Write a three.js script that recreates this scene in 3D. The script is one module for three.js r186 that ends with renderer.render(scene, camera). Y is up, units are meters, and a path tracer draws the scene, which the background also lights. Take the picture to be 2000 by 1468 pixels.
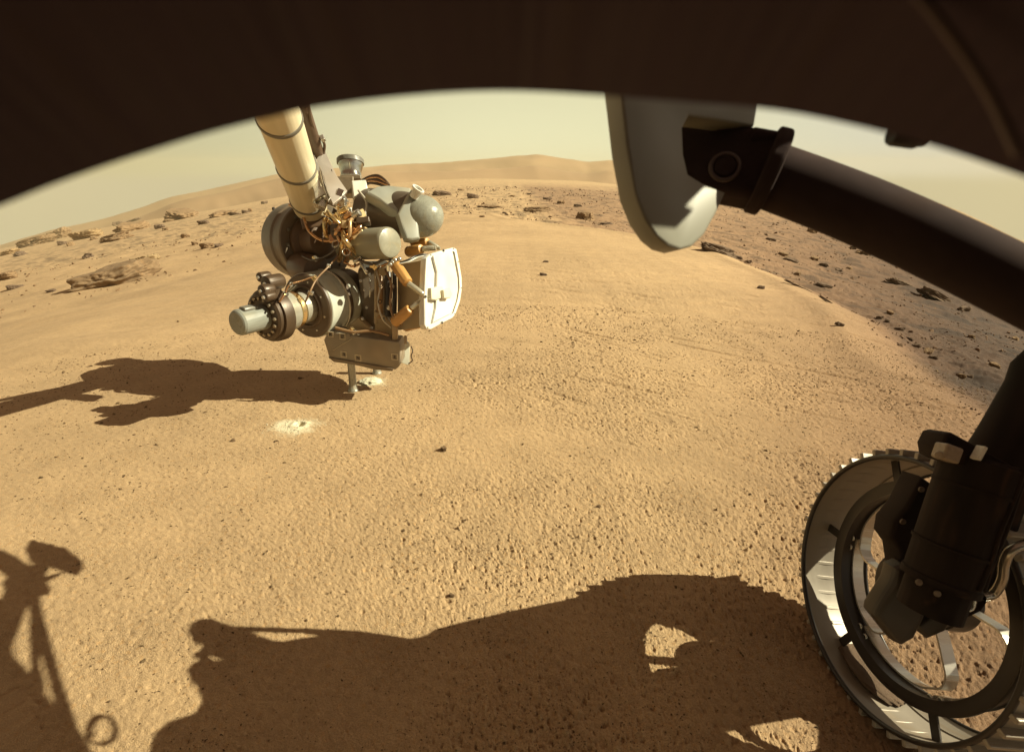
import * as THREE from 'three';
import { mergeGeometries, mergeVertices, toCreasedNormals } from 'three/addons/utils/BufferGeometryUtils.js';
import { RoundedBoxGeometry } from 'three/addons/geometries/RoundedBoxGeometry.js';

// ------------------------------------------------------------------ camera, sky, sun, exposure
const CAM_H = 0.85, PITCH = THREE.MathUtils.degToRad(21.1), FPX = 1010;
const scene = new THREE.Scene();
const camera = new THREE.PerspectiveCamera(72, 2000 / 1468, 0.01, 2500);
camera.position.set(0, CAM_H, 0);
camera.rotation.x = -PITCH;
camera.focus = 2.0;
camera.userData.fStop = 11;
camera.updateMatrixWorld(true);

const SUN_EL = THREE.MathUtils.degToRad(35);
const SUN = new THREE.Vector3(0.998 * Math.cos(SUN_EL), Math.sin(SUN_EL), 0.06 * Math.cos(SUN_EL)).normalize();
const sun = new THREE.DirectionalLight(new THREE.Color().setRGB(1, 0.94, 0.68), 5);
sun.position.copy(SUN).multiplyScalar(60);
sun.castShadow = true; sun.shadow.radius = 0.45;
sun.shadow.mapSize.set(2048, 2048);
Object.assign(sun.shadow.camera, { left: -8, right: 8, top: 8, bottom: -8, near: 1, far: 140 });
scene.add(sun, sun.target);
{
  const W = 512, H = 256, d = new Float32Array(W * H * 4), dir = new THREE.Vector3();
  const mix = (a, b, t) => a + (b - a) * t, st = (a, b, x) => { x = Math.min(1, Math.max(0, (x - a) / (b - a))); return x * x * (3 - 2 * x); };
  for (let j = 0; j < H; j++) for (let i = 0; i < W; i++) {
    const el = ((j + 0.5) / H - 0.5) * Math.PI, az = ((i + 0.5) / W - 0.5) * 2 * Math.PI;
    dir.set(Math.cos(el) * Math.cos(az), Math.sin(el), Math.cos(el) * Math.sin(az));
    const g = Math.pow(Math.max(0, dir.dot(SUN)), 12), up = st(-0.02, 0.55, dir.y);
    const side = st(-0.75, 0.0, dir.x), far = st(0.1, 0.72, dir.x);     // dusty all round the horizon, brightest straight ahead
    const lo = el <= 0 ? [0.38, 0.374, 0.27] : [mix(mix(0.34, 0.66, side), 0.50, far), mix(mix(0.335, 0.65, side), 0.505, far), mix(mix(0.21, 0.415, side), 0.43, far)];
    const hi = [0.16, 0.09, 0.055];
    for (let k = 0; k < 3; k++) d[(j * W + i) * 4 + k] = mix(lo[k], hi[k], up) * 0.82 + (el > 0 ? 1 : 0) * g * [0.35, 0.32, 0.25][k];
    d[(j * W + i) * 4 + 3] = 1;
  }
  const sky = new THREE.DataTexture(d, W, H, THREE.RGBAFormat, THREE.FloatType);
  sky.mapping = THREE.EquirectangularReflectionMapping;
  sky.magFilter = sky.minFilter = THREE.LinearFilter;
  sky.colorSpace = THREE.LinearSRGBColorSpace;
  sky.needsUpdate = true;
  scene.background = sky; scene.environment = sky;
}
scene.fog = new THREE.FogExp2(new THREE.Color().setRGB(0.95, 0.8, 0.5), 0.0009);
const renderer = new THREE.WebGLRenderer({ antialias: true });
renderer.setSize(1024, 751);
renderer.toneMapping = THREE.LinearToneMapping;
renderer.toneMappingExposure = 1.65;
renderer.shadowMap.enabled = true;

// ------------------------------------------------------------------ helpers
let seed = 12345;
const rnd = () => { seed |= 0; seed = (seed + 0x6D2B79F5) | 0; let t = Math.imul(seed ^ (seed >>> 15), 1 | seed); t = (t + Math.imul(t ^ (t >>> 7), 61 | t)) ^ t; return ((t ^ (t >>> 14)) >>> 0) / 4294967296; };
const rr = (a, b) => a + (b - a) * rnd();
const PERM = new Uint8Array(512); { const p = [...Array(256).keys()]; for (let i = 255; i > 0; i--) { const j = Math.floor(rnd() * (i + 1)); [p[i], p[j]] = [p[j], p[i]]; } for (let i = 0; i < 512; i++) PERM[i] = p[i & 255]; }
const GX = [], GY = []; for (let i = 0; i < 32; i++) { GX.push(Math.cos(i / 32 * 6.28318)); GY.push(Math.sin(i / 32 * 6.28318)); }
function n2(x, y) {                                                  // gradient noise, about -0.7 .. 0.7
  const xi = Math.floor(x), yi = Math.floor(y), fx = x - xi, fy = y - yi, X = xi & 255, Y = yi & 255;
  const u = fx * fx * fx * (fx * (fx * 6 - 15) + 10), v = fy * fy * fy * (fy * (fy * 6 - 15) + 10);
  const g = (h, a, b) => GX[h & 31] * a + GY[h & 31] * b;
  const a = PERM[X] + Y, b = PERM[(X + 1) & 255] + Y;
  const p = g(PERM[a & 255], fx, fy), q = g(PERM[b & 255], fx - 1, fy), r = g(PERM[(a + 1) & 255], fx, fy - 1), s = g(PERM[(b + 1) & 255], fx - 1, fy - 1);
  return p + u * (q - p) + v * (r + u * (s - r) - p - u * (q - p));
}
function n3(x, y, z) { return (n2(x + z * 0.71, y + 3.1) + n2(y + x * 0.37 + 11.3, z - 5.2) + n2(z + y * 0.53 - 7.7, x + 9.4)) * 0.6; }
const sm = (a, b, x) => { x = Math.min(1, Math.max(0, (x - a) / (b - a))); return x * x * (3 - 2 * x); };
const V3 = (x, y, z) => new THREE.Vector3(x, y, z);
const FWD = V3(0, -Math.sin(PITCH), -Math.cos(PITCH)), UPV = V3(0, Math.cos(PITCH), -Math.sin(PITCH)), RIGHT = V3(1, 0, 0);
const ray = (x, y) => FWD.clone().addScaledVector(RIGHT, (x - 1000) / FPX).addScaledVector(UPV, -(y - 734) / FPX);
const P = (x, y, d) => ray(x, y).multiplyScalar(d).add(camera.position);   // a point of the place seen at a spot of the photograph, d metres in front

// ------------------------------------------------------------------ terrain
const skyTab = [[-400, 590], [0, 486], [100, 452], [200, 430], [270, 408], [330, 385], [400, 371], [500, 349], [560, 336], [640, 328], [700, 328], [760, 322], [850, 318], [930, 312], [1000, 305], [1050, 302], [1090, 308], [1150, 316], [1190, 312], [1300, 320], [1480, 344], [1700, 366], [1820, 392], [1880, 414], [1930, 438], [2000, 478], [2300, 600]]
  .map(([x, y]) => { const d = ray(x, y); return [Math.atan2(d.x, -d.z), d.y / Math.hypot(d.x, d.z)]; });
function skyEl(az) {
  if (az <= skyTab[0][0]) return skyTab[0][1]; const n = skyTab.length; if (az >= skyTab[n - 1][0]) return skyTab[n - 1][1];
  for (let i = 1; i < n; i++) if (az < skyTab[i][0]) { const [a, e] = skyTab[i - 1], [b, f] = skyTab[i]; const t = (az - a) / (b - a); return e + (f - e) * t; }
}
const CONE = 0.185;
// rim of the pale slab: right of it the ground falls to a rocky plain (x to the right, F forward)
let RIM = null;
function baseH(x, z) {
  const F = -z, R = Math.hypot(x, z) + 1e-6;
  let h = -CONE * x * x / R * sm(0.9, 9, R) * sm(-6, 1, F);
  h += 0.012 * n2(x * 0.9 + 3, z * 0.9) * sm(0.5, 3, R) + 0.05 * n2(x * 0.22, z * 0.22 + 7) * sm(2, 9, R);
  h += 0.5 * n2(x * 0.03 + 40, z * 0.03) * sm(12, 60, R) + 1.3 * n2(x * 0.011, z * 0.011 + 9) * sm(50, 200, R);
  h -= 0.035 * Math.exp(-((x - 0.75) ** 2 + (F - 0.72) ** 2) / 0.09);
  if (RIM) { const s = rimSide(x, F); h -= 0.13 * sm(0, 0.55, s) + 0.12 * sm(0.5, 4, s); h += 0.02 * Math.exp(-((s + 0.12) ** 2) / 0.012) * sm(2.2, 3.2, R); }
  return h;
}
function rimSide(x, F) {                                             // metres beyond the rim, negative on the slab
  if (F < RIM[0][1]) { const [a] = RIM; return x - a[0]; }
  let best = 1e9, sgn = -1;
  for (let i = 1; i < RIM.length; i++) {
    const [ax, ay] = RIM[i - 1], [bx, by] = RIM[i]; const dx = bx - ax, dy = by - ay, l = dx * dx + dy * dy; const t = Math.min(1, Math.max(0, ((x - ax) * dx + (F - ay) * dy) / l));
    const ex = x - ax - dx * t, ey = F - ay - dy * t, d = Math.hypot(ex, ey); if (d < best) { best = d; sgn = (dy * ex - dx * ey) > 0 ? 1 : -1; }
  }
  return best * sgn;
}
function hit(px, py, fn = baseH) {
  const d = ray(px, py), p = V3(); let t = 0.05, last = 0.05;
  for (let i = 0; i < 4000; i++) { p.copy(d).multiplyScalar(t).add(camera.position); if (p.y < fn(p.x, p.z)) break; last = t; t *= 1.01; if (t > 900) break; }
  let a = last, b = t; for (let i = 0; i < 30; i++) { const m = (a + b) / 2; p.copy(d).multiplyScalar(m).add(camera.position); if (p.y < fn(p.x, p.z)) b = m; else a = m; }
  return p;
}
{ const R0 = [[2080, 960], [1900, 835], [1800, 762], [1720, 690], [1640, 605], [1520, 542], [1400, 492], [1200, 452], [1000, 428]].map(([x, y]) => { const p = hit(x, y); return [p.x, -p.z]; }); R0.push([-0.5, R0[R0.length - 1][1] + 1.5], [-6, R0[R0.length - 1][1] + 3]); RIM = R0; }
const DUST = [[576, 832, 0.075], [728, 746, 0.055]].map(([x, y, r]) => { const p = hit(x, y); return [p.x, p.z, r]; });
const HOLE = (() => { const p = hit(585, 830); return [p.x, p.z]; })();
const pitMask = (x, z) => sm(-0.5, 0.5, n2(x * 1.6 + 5, z * 1.6 + 2) + 0.5 * n2(x * 4 + 1, z * 4)) * (0.25 + 0.75 * sm(-0.75, 0.1, x));
function groundH(x, z) {
  const F = -z, R = Math.hypot(x, z); let h = baseH(x, z); const s = rimSide(x, F), out = sm(-0.05, 0.5, s);
  const near = 1 - sm(3.5, 9, R), m = pitMask(x, z);
  const a = 0.5 + 0.5 * m;
  if (near > 0) {
    h += near * a * (0.0022 * n2(x * 22, z * 22) + 0.0030 * n2(x * 55 + 9, z * 55) + 0.0030 * n2(x * 120, z * 120 + 4) * (1 - sm(2.4, 5, R)) + 0.0026 * n2(x * 250, z * 250) * (1 - sm(1.1, 2.4, R)));
    const p1 = n2(x * 38 + 31, z * 38 + 17), p2 = n2(x * 75 + 3, z * 75 + 71), p3 = n2(x * 17 + 13, z * 17);
    const p4 = n2(x * 130 + 7, z * 130 + 19); h -= near * (0.0035 * m * sm(0.4, 0.58, p1) + 0.006 * sm(0.36, 0.52, p2) * (0.25 + m) + 0.005 * m * sm(0.48, 0.65, p3) + 0.006 * (0.2 + m) * sm(0.38, 0.52, p4) * (1 - sm(2, 4, R)));
    h += near * (0.006 * sm(0.36, 0.6, -p2) * (0.2 + m) + 0.002 * sm(0.4, 0.6, -p1) * m);
    const u = x * 0.8 + z * 0.6, v = -x * 0.6 + z * 0.8;              // streaks along the bedding
    const st = n2(u * 1.6 + 2, v * 16 + 7);
    h -= near * (1 - out) * sm(1.2, 2.4, R) * sm(-0.4, 0.5, x) * (0.010 * sm(0.3, 0.52, st) + 0.006 * sm(0.3, 0.5, n2(u * 4, v * 34)));
  }
  if (out > 0) h += out * (0.045 * n2(x * 2.6, z * 2.6) + 0.035 * Math.abs(n2(x * 6 + z * 3, z * 9 - x * 4)) + 0.02 * Math.abs(n2(x * 17, z * 17))) * (1 - sm(25, 60, R));
  const lf = sm(0.4, 2.5, -x - 0.35 * F + 0.4) * sm(2.4, 4, R);                                // sand drifts on the left
  if (lf > 0) h += lf * 0.05 * n2(x * 0.9 + F * 0.35, F * 1.5) * (1 - sm(20, 50, R));
  h += sm(7, 14, R) * (1 - sm(60, 160, R)) * (0.06 * n2(x * 0.6, z * 0.6) + 0.05 * Math.abs(n2(x * 1.3, z * 1.3)));
  const hd = Math.hypot(x - HOLE[0], z - HOLE[1]); h -= 0.04 * (1 - sm(0.011, 0.017, hd)); h += 0.006 * Math.exp(-((hd - 0.026) ** 2) / 0.0001);
  return h;
}
const mats = {};
function noiseTex(n, fn, color) {
  const d = new Uint8Array(n * n * 4);
  for (let j = 0; j < n; j++) for (let i = 0; i < n; i++) { const c = fn(i / n, j / n), o = (j * n + i) * 4; for (let k = 0; k < 3; k++) d[o + k] = Math.max(0, Math.min(255, (Array.isArray(c) ? c[k] : c) * 255)); d[o + 3] = 255; }
  const t = new THREE.DataTexture(d, n, n); t.wrapS = t.wrapT = THREE.RepeatWrapping; t.magFilter = THREE.LinearFilter; t.minFilter = THREE.LinearMipmapLinearFilter; t.generateMipmaps = true; if (color) t.colorSpace = THREE.SRGBColorSpace; t.needsUpdate = true; return t;
}
function tn(u, v, f, o = 0) { const a = u, b = v, w = (x, y) => n2(x * f + o, y * f + o * 1.7); const s = sm(0, 1, a), t = sm(0, 1, b); return (w(a, b) * (1 - 0) * (1 - s) + w(a - 1, b) * s) * (1 - t) + (w(a, b - 1) * (1 - s) + w(a - 1, b - 1) * s) * t; }
const grainBump = noiseTex(1024, (u, v) => 0.55 + 0.3 * tn(u, v, 60) + 0.4 * tn(u, v, 140, 9) - 0.5 * sm(0.3, 0.5, tn(u, v, 110, 31)) + 0.25 * (rnd() - 0.5));
const grainTint = noiseTex(1024, (u, v) => { const k = 0.86 + 0.12 * tn(u, v, 80, 5) + 0.14 * tn(u, v, 170, 2) + 0.1 * (rnd() - 0.5), w = sm(0.1, 0.5, tn(u, v, 23, 6)) * 0.1; return [k, k * (1 - w * 0.4), k * (1 - w)]; }, true);
{
  // one sheet from the feet to the horizon: finely divided where the view is close, coarse elsewhere
  const az = []; const A = 0.93; for (let i = 0; i <= 860; i++) az.push(-A + 2 * A * i / 860); for (let i = 1; i < 70; i++) az.push(A + (2 * Math.PI - 2 * A) * i / 70);
  const rs = [0.001, 0.08, 0.15, 0.2, 0.25]; { let r = 0.3; while (r < 480) { rs.push(r); r *= r < 3 ? 1.0042 : r < 8 ? 1.0075 : r < 30 ? 1.013 : 1.03; } }
  const nA = az.length, nR = rs.length, pos = new Float32Array(nA * nR * 3), col = new Float32Array(nA * nR * 3), uv = new Float32Array(nA * nR * 2), idx = new Uint32Array((nR - 1) * nA * 6);
  for (let j = 0; j < nR; j++) for (let i = 0; i < nA; i++) {
    const r = rs[j], x = r * Math.sin(az[i]), z = -r * Math.cos(az[i]), o = j * nA + i, F = -z;
    const fine = i <= 860;
    const y = fine ? groundH(x, z) : baseH(x, z);
    pos[o * 3] = x; pos[o * 3 + 1] = y; pos[o * 3 + 2] = z; uv[o * 2] = x * 4; uv[o * 2 + 1] = z * 4;
    let c = [0.64, 0.435, 0.235];
    {
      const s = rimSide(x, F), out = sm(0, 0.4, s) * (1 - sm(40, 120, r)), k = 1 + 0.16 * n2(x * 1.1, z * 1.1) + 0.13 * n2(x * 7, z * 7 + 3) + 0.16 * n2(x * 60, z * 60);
      const right = sm(0.25, 0.9, x / (Math.max(F, 0) + 0.35)) * (1 - sm(20, 60, r)), pk = right * 0.6 + out * sm(0.3, 2, x) * 0.42;  // right: lens fall-off painted into the ground colour; out: browner plain past the rim
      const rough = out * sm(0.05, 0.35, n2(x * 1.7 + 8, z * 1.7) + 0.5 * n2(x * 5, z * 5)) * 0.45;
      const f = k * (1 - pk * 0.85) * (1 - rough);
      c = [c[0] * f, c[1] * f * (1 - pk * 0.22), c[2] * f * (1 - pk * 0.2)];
      for (const [dx, dz, dr] of DUST) { const d = Math.hypot((x - dx) * 0.8, z - dz), t = sm(1.2, 0.25, d / dr + 0.45 * n2(x * 24, z * 24) + 0.25 * n2(x * 70, z * 70)) * 0.9; if (t > 0) { c[0] += (1.1 - c[0]) * t; c[1] += (1.02 - c[1]) * t; c[2] += (0.74 - c[2]) * t; } }
    }
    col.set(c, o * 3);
  }
  let q = 0; for (let j = 0; j < nR - 1; j++) for (let i = 0; i < nA; i++) { const a = j * nA + i, b = j * nA + (i + 1) % nA, c = a + nA, d = b + nA; idx[q++] = a; idx[q++] = b; idx[q++] = c; idx[q++] = b; idx[q++] = d; idx[q++] = c; }
  const g = new THREE.BufferGeometry(); g.setAttribute('position', new THREE.BufferAttribute(pos, 3)); g.setAttribute('color', new THREE.BufferAttribute(col, 3)); g.setAttribute('uv', new THREE.BufferAttribute(uv, 2)); g.setIndex(new THREE.BufferAttribute(idx, 1)); g.computeVertexNormals();
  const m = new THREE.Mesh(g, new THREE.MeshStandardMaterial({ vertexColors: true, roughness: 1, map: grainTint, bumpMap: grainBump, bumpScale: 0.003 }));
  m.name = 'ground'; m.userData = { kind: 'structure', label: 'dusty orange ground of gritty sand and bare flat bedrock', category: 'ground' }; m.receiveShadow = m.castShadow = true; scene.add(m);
}
function hills(name, label, r0, r1, drop, rough, off) {
  const nA = 420, nR = 40, A = 1.15, pos = [], idx = [], col = [];
  for (let j = 0; j <= nR; j++) for (let i = 0; i <= nA; i++) {
    const az = -A + 2 * A * i / nA, t = j / nR, r = r0 + (r1 - r0) * t, x = r * Math.sin(az), z = -r * Math.cos(az);
    const foot = -CONE * x * x / r - 3;
    const rid = 0.06 * n2(az * 9 + off, 3) + 0.03 * n2(az * 26 + off, 8) + 0.05 * n2(az * 60, off);
    const top = CAM_H + r0 * 1.35 * (skyEl(az) - drop(az)) + r0 * 0.02 * rid * rough;
    const b = sm(0, 0.5, t) * (1 - 0.8 * sm(0.5, 1, t));
    const er = (1 - Math.abs(n2(az * 30 + off + t * 1.3, t * 3.1)) * 2) * n2(az * 8, t * 2 + off);
    const y = foot + (Math.max(top, foot + 1) - foot) * b * (1 + 0.0 * er) + b * (1 - b) * 4 * rough * (1.8 * er + 1.0 * n2(x * 0.05, z * 0.05));
    pos.push(x, y, z); const k = 1 + 0.25 * n2(x * 0.03, z * 0.03) + 0.15 * er; col.push(0.36 * k, 0.235 * k, 0.13 * k);
  }
  for (let j = 0; j < nR; j++) for (let i = 0; i < nA; i++) { const a = j * (nA + 1) + i, c = a + nA + 1; idx.push(a, a + 1, c, a + 1, c + 1, c); }
  const g = new THREE.BufferGeometry(); g.setAttribute('position', new THREE.Float32BufferAttribute(pos, 3)); g.setAttribute('color', new THREE.Float32BufferAttribute(col, 3)); g.setIndex(idx); g.computeVertexNormals();
  const m = new THREE.Mesh(g, new THREE.MeshStandardMaterial({ vertexColors: true, roughness: 1, side: THREE.DoubleSide })); m.name = name; m.userData = { kind: 'structure', label, category: 'hills' }; m.castShadow = m.receiveShadow = true; scene.add(m);
}
hills('hills', 'hazy low ridge line farthest on the horizon', 330, 560, () => 0, 1, 0);
hills('hills_001', 'lower dusty foothills in front of the far ridge', 170, 300, (az) => 0.013 + 0.006 * Math.sin(az * 7 + 1) + 0.004 * n2(az * 14, 2), 0.6, 5);

// ------------------------------------------------------------------ materials
const dustMap = noiseTex(256, (u, v) => { const k = 0.9 + 0.12 * tn(u, v, 5) + 0.07 * tn(u, v, 21, 4), w = sm(0.05, 0.5, tn(u, v, 7, 8)) * 0.12; return [k, k * (1 - w * 0.25), k * (1 - w * 0.6)]; }, true);
const scuff = noiseTex(256, (u, v) => 0.75 + 0.35 * tn(u, v, 9, 2) + 0.2 * tn(u, v, 40, 3));
const M = (r, g, b, roughness = 0.6, metalness = 0, extra = {}) => new THREE.MeshStandardMaterial({ color: new THREE.Color().setRGB(r, g, b), roughness, metalness, map: dustMap, roughnessMap: scuff, ...extra });
const grey = M(0.38, 0.385, 0.33, 0.5), greyDark = M(0.2, 0.19, 0.16, 0.55), bronze = M(0.095, 0.06, 0.035, 0.55, 0.2), cream = M(0.82, 0.72, 0.5, 0.5), white = M(0.86, 0.84, 0.76, 0.5), beige = M(0.55, 0.44, 0.28, 0.6),
  copper = M(0.8, 0.47, 0.24, 0.3, 0.9), gold = M(0.9, 0.66, 0.33, 0.3, 0.85), alu = M(0.72, 0.70, 0.64, 0.35, 0.85), foil = M(0.7, 0.68, 0.6, 0.18, 1), dark = M(0.05, 0.042, 0.036, 0.5), black = M(0.025, 0.022, 0.02, 0.6), cowlMat = M(0.105, 0.066, 0.1, 0.9),
  strutDust = noiseTex(256, (u, v) => { const k = 0.62 + 0.3 * tn(u, v, 4, 3) + 0.25 * tn(u, v, 13, 8), w = sm(0.15, 0.5, tn(u, v, 9, 14) + 0.4 * tn(u, v, 31, 2)) * 0.38; return [k + w, k * 0.95 + w * 0.75, k * 0.92 + w * 0.5]; }, true),
  band = M(0.22, 0.2, 0.16, 0.5, 0.2), bracketMat = M(0.34, 0.335, 0.28, 0.6), orange = M(0.62, 0.33, 0.1, 0.5), tubeMat = new THREE.MeshPhysicalMaterial({ color: new THREE.Color().setRGB(0.058, 0.04, 0.038), roughness: 0.95, specularIntensity: 0.15, map: dustMap }), plateMat = M(0.29, 0.24, 0.18, 0.6), lightMark = M(0.55, 0.47, 0.34, 0.7), wheelAlu = M(0.42, 0.36, 0.29, 0.6, 0.2), wheelDark = M(0.05, 0.04, 0.035, 0.5, 0.3), titanium = M(0.75, 0.7, 0.62, 0.38, 0.6), strutMat = new THREE.MeshPhysicalMaterial({ color: new THREE.Color().setRGB(0.05, 0.035, 0.03), roughness: 0.8, specularIntensity: 0.3, map: strutDust });

// ------------------------------------------------------------------ the rover: one thing, its parts and their pieces
const rover = new THREE.Group(); rover.name = 'rover'; scene.add(rover);
rover.userData = { label: 'six wheeled exploration rover with robotic arm, dark body overhead, suspension tube and metal wheel', category: 'rover' };
const grp = (name, parent = rover) => { const g = new THREE.Group(); g.name = name; parent.add(g); return g; };
function add(name, geo, mat, parent = rover) { if (Array.isArray(geo)) geo = mergeGeometries(geo.map((g) => { const c = g.index ? g.toNonIndexed() : g; for (const k of Object.keys(c.attributes)) if (!['position', 'normal', 'uv'].includes(k)) c.deleteAttribute(k); return c; })); const m = new THREE.Mesh(geo, mat); m.name = name; m.castShadow = m.receiveShadow = true; parent.add(m); return m; }
function lathe(a, b, prof, seg = 48) {                                // [s metres from a towards b, radius]
  const dir = b.clone().sub(a).normalize(); const g = new THREE.LatheGeometry(prof.map(([s, r]) => new THREE.Vector2(Math.max(r, 1e-5), s)), seg);
  g.applyQuaternion(new THREE.Quaternion().setFromUnitVectors(V3(0, 1, 0), dir)); g.translate(a.x, a.y, a.z); return toCreasedNormals(g, 0.5);
}
function cyl(a, b, r0, r1 = r0, bev = 0.004, seg = 40) { const L = a.distanceTo(b); bev = Math.min(bev, r0 * 0.45, r1 * 0.45, L * 0.4); return lathe(a, b, [[0, 0], [0, r0 - bev], [bev * 0.3, r0 - bev * 0.3], [bev, r0], [L - bev, r1], [L - bev * 0.3, r1 - bev * 0.3], [L, r1 - bev], [L, 0]], seg); }
function tube(pts, r, seg = 60, rad = 8) { return new THREE.TubeGeometry(new THREE.CatmullRomCurve3(pts), seg, r, rad, false); }
function basis(n) { n = n.clone().normalize(); const u = V3(0, 1, 0).cross(n).normalize(); if (u.lengthSq() < 0.5) u.set(1, 0, 0); const v = n.clone().cross(u); return new THREE.Matrix4().makeBasis(u, v, n); }
function onPlane(px, py, o, n) { const d = ray(px, py); const t = o.clone().sub(camera.position).dot(n) / d.dot(n); return d.multiplyScalar(t).add(camera.position); }
function slab(pts, o, n, th, bev = 0.003, holes = [], smooth = false) {            // a plate of thickness th behind the plane (o, n)
  n = n.clone().normalize(); const B = basis(n), inv = B.clone().setPosition(o).invert();
  const to2 = (a) => a.map(([x, y]) => { const p = onPlane(x, y, o, n).applyMatrix4(inv); return new THREE.Vector2(p.x, p.y); });
  let q = to2(pts); if (smooth) q = new THREE.CatmullRomCurve3(q.map((p) => V3(p.x, p.y, 0)), true, 'centripetal').getPoints(pts.length * 6).map((p) => new THREE.Vector2(p.x, p.y));
  const s = new THREE.Shape(q); for (const h of holes) s.holes.push(new THREE.Path(to2(h)));
  const g = new THREE.ExtrudeGeometry(s, { depth: Math.max(th - 2 * bev, 0.0003), bevelEnabled: bev > 0, bevelThickness: bev, bevelSize: bev, bevelOffset: -bev, bevelSegments: 3, curveSegments: 20 });
  g.translate(0, 0, -th + bev); g.applyMatrix4(B.setPosition(o)); return toCreasedNormals(g, 0.6);
}
function block(c, n, sx, sy, sz, r = 0.004, roll = 0) { const g = new RoundedBoxGeometry(sx, sy, sz, 2, Math.min(r, sx / 3, sy / 3, sz / 3)); g.rotateZ(roll); g.applyMatrix4(basis(n).setPosition(c)); return g; }
const AX = RIGHT.clone().multiplyScalar(0.45).addScaledVector(UPV, 0.3).addScaledVector(FWD, 0.84).normalize();   // the drill's axis, away to the right
const TOCAM = FWD.clone().negate();

// body: chassis behind the camera, the curved lip over it
{
  const body = grp('body');
  const lipPx = [[-700, 700], [-400, 548], [-200, 470], [0, 402], [100, 362], [200, 326], [300, 293], [400, 262], [500, 236], [600, 213], [700, 198], [800, 187], [900, 180], [980, 178], [1060, 180], [1160, 186], [1250, 192], [1350, 200], [1450, 208], [1550, 219], [1650, 236], [1750, 257], [1850, 283], [1950, 314], [2050, 348], [2250, 425], [2600, 570]];
  const lip = lipPx.map(([x, y]) => P(x, y + (x > 1500 ? (x - 1500) * 0.03 : 0), 0.075 - 0.008 * Math.abs(x - 1000) / 1000));
  const crv = new THREE.CatmullRomCurve3(lip), N = 120, prof = 14, pos = [], uv = [], idx = [];
  for (let i = 0; i <= N; i++) {
    const L = crv.getPoint(i / N), out = V3(L.x, 0, L.z).normalize();
    const rear = V3(L.x * 1.5, CAM_H + 0.135, 0.09);
    for (let j = 0; j <= prof; j++) {
      let p; if (j <= 6) p = rear.clone().lerp(L, j / 6).add(V3(0, 0.012 * Math.sin(Math.PI * j / 6), 0));
      else if (j <= 10) { const t = (j - 6) / 4 * Math.PI; p = L.clone().addScaledVector(out, 0.004 * Math.sin(t)).add(V3(0, 0.004 * (1 - Math.cos(t)), 0)); }
      else p = L.clone().add(V3(0, 0.008, 0)).lerp(rear.clone().add(V3(0, 0.03, 0)), (j - 10) / 4);
      pos.push(p.x, p.y, p.z); uv.push(i / 20, j / 14);
    }
  }
  for (let i = 0; i < N; i++) for (let j = 0; j < prof; j++) { const a = i * (prof + 1) + j, b = a + prof + 1; idx.push(a, b, a + 1, b, b + 1, a + 1); }
  const g = new THREE.BufferGeometry(); g.setAttribute('position', new THREE.Float32BufferAttribute(pos, 3)); g.setAttribute('uv', new THREE.Float32BufferAttribute(uv, 2)); g.setIndex(idx); g.computeVertexNormals();
  cowlMat.side = THREE.DoubleSide;
  add('body_visor', g, cowlMat, body);
  add('visor_seam', tube([P(1770, -40, 0.055), P(1850, 60, 0.056), P(1925, 170, 0.058), P(1990, 300, 0.06)], 0.0006, 30), M(0.17, 0.12, 0.13, 0.8), body);
  add('chassis', block(V3(0.15, 1.0, 0.77), V3(0, 0, 1), 2.5, 0.9, 1.3, 0.03), dark, body);
  add('connector', [cyl(P(1738, 262, 0.2), P(1798, 270, 0.2), 0.0041), cyl(P(1795, 268, 0.2), P(1812, 272, 0.2), 0.0032), block(P(1770, 250, 0.2), TOCAM, 0.01, 0.008, 0.008, 0.002)], black, body);
}
// bracket hanging from the body, with clevis and suspension tube
{
  const b = grp('suspension_bracket'); const n = V3(0.42, 0.28, 0.86).normalize(), o = P(1330, 330, 0.3128);
  add('bracket_plate', slab([[1206, 120], [1216, 200], [1226, 290], [1242, 380], [1262, 430], [1284, 462], [1306, 480], [1330, 487], [1352, 481], [1376, 458], [1400, 415], [1418, 376], [1374, 358], [1345, 340], [1336, 300], [1334, 250], [1346, 226], [1400, 234], [1474, 246], [1482, 200], [1492, 150], [1494, 120]], o, n, 0.016, 0.0015), bracketMat, b);
  const cl = grp('clevis');
  const A = P(1322, 306, 0.36), B = P(1500, 338, 0.345), dir = B.clone().sub(A).normalize();
  const nn = TOCAM.clone().addScaledVector(dir, -TOCAM.dot(dir)).normalize(), vv = nn.clone().cross(dir);
  const cg = new RoundedBoxGeometry(0.074, 0.047, 0.03, 4, 0.008); cg.applyMatrix4(new THREE.Matrix4().makeBasis(dir, vv, nn).setPosition(A.clone().lerp(B, 0.49))); add('clevis_block', cg, tubeMat, cl);
  add('collar', cyl(P(1486, 332, 0.343), P(1514, 340, 0.341), 0.0275, 0.0275, 0.002), tubeMat, cl);
  add('top_pin', cyl(P(1466, 262, 0.335), P(1522, 272, 0.335), 0.0045), tubeMat, cl);
  const pc = onPlane(1416, 326, A.clone().lerp(B, 0.49).addScaledVector(nn, 0.0152), nn);
  add('pivot_ring', new THREE.TorusGeometry(0.0088, 0.0015, 10, 32).applyMatrix4(basis(nn).setPosition(pc)), M(0.13, 0.09, 0.08, 0.6), cl); add('pivot_pin', cyl(pc, pc.clone().addScaledVector(nn, 0.002), 0.0066), tubeMat, cl);
  add('suspension_tube', tube([P(1492, 340, 0.343), P(1600, 380, 0.335), P(1700, 420, 0.328), P(1850, 488, 0.318), P(2000, 562, 0.31), P(2250, 690, 0.30)], 0.0205, 80, 32), tubeMat, b);
}

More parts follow.
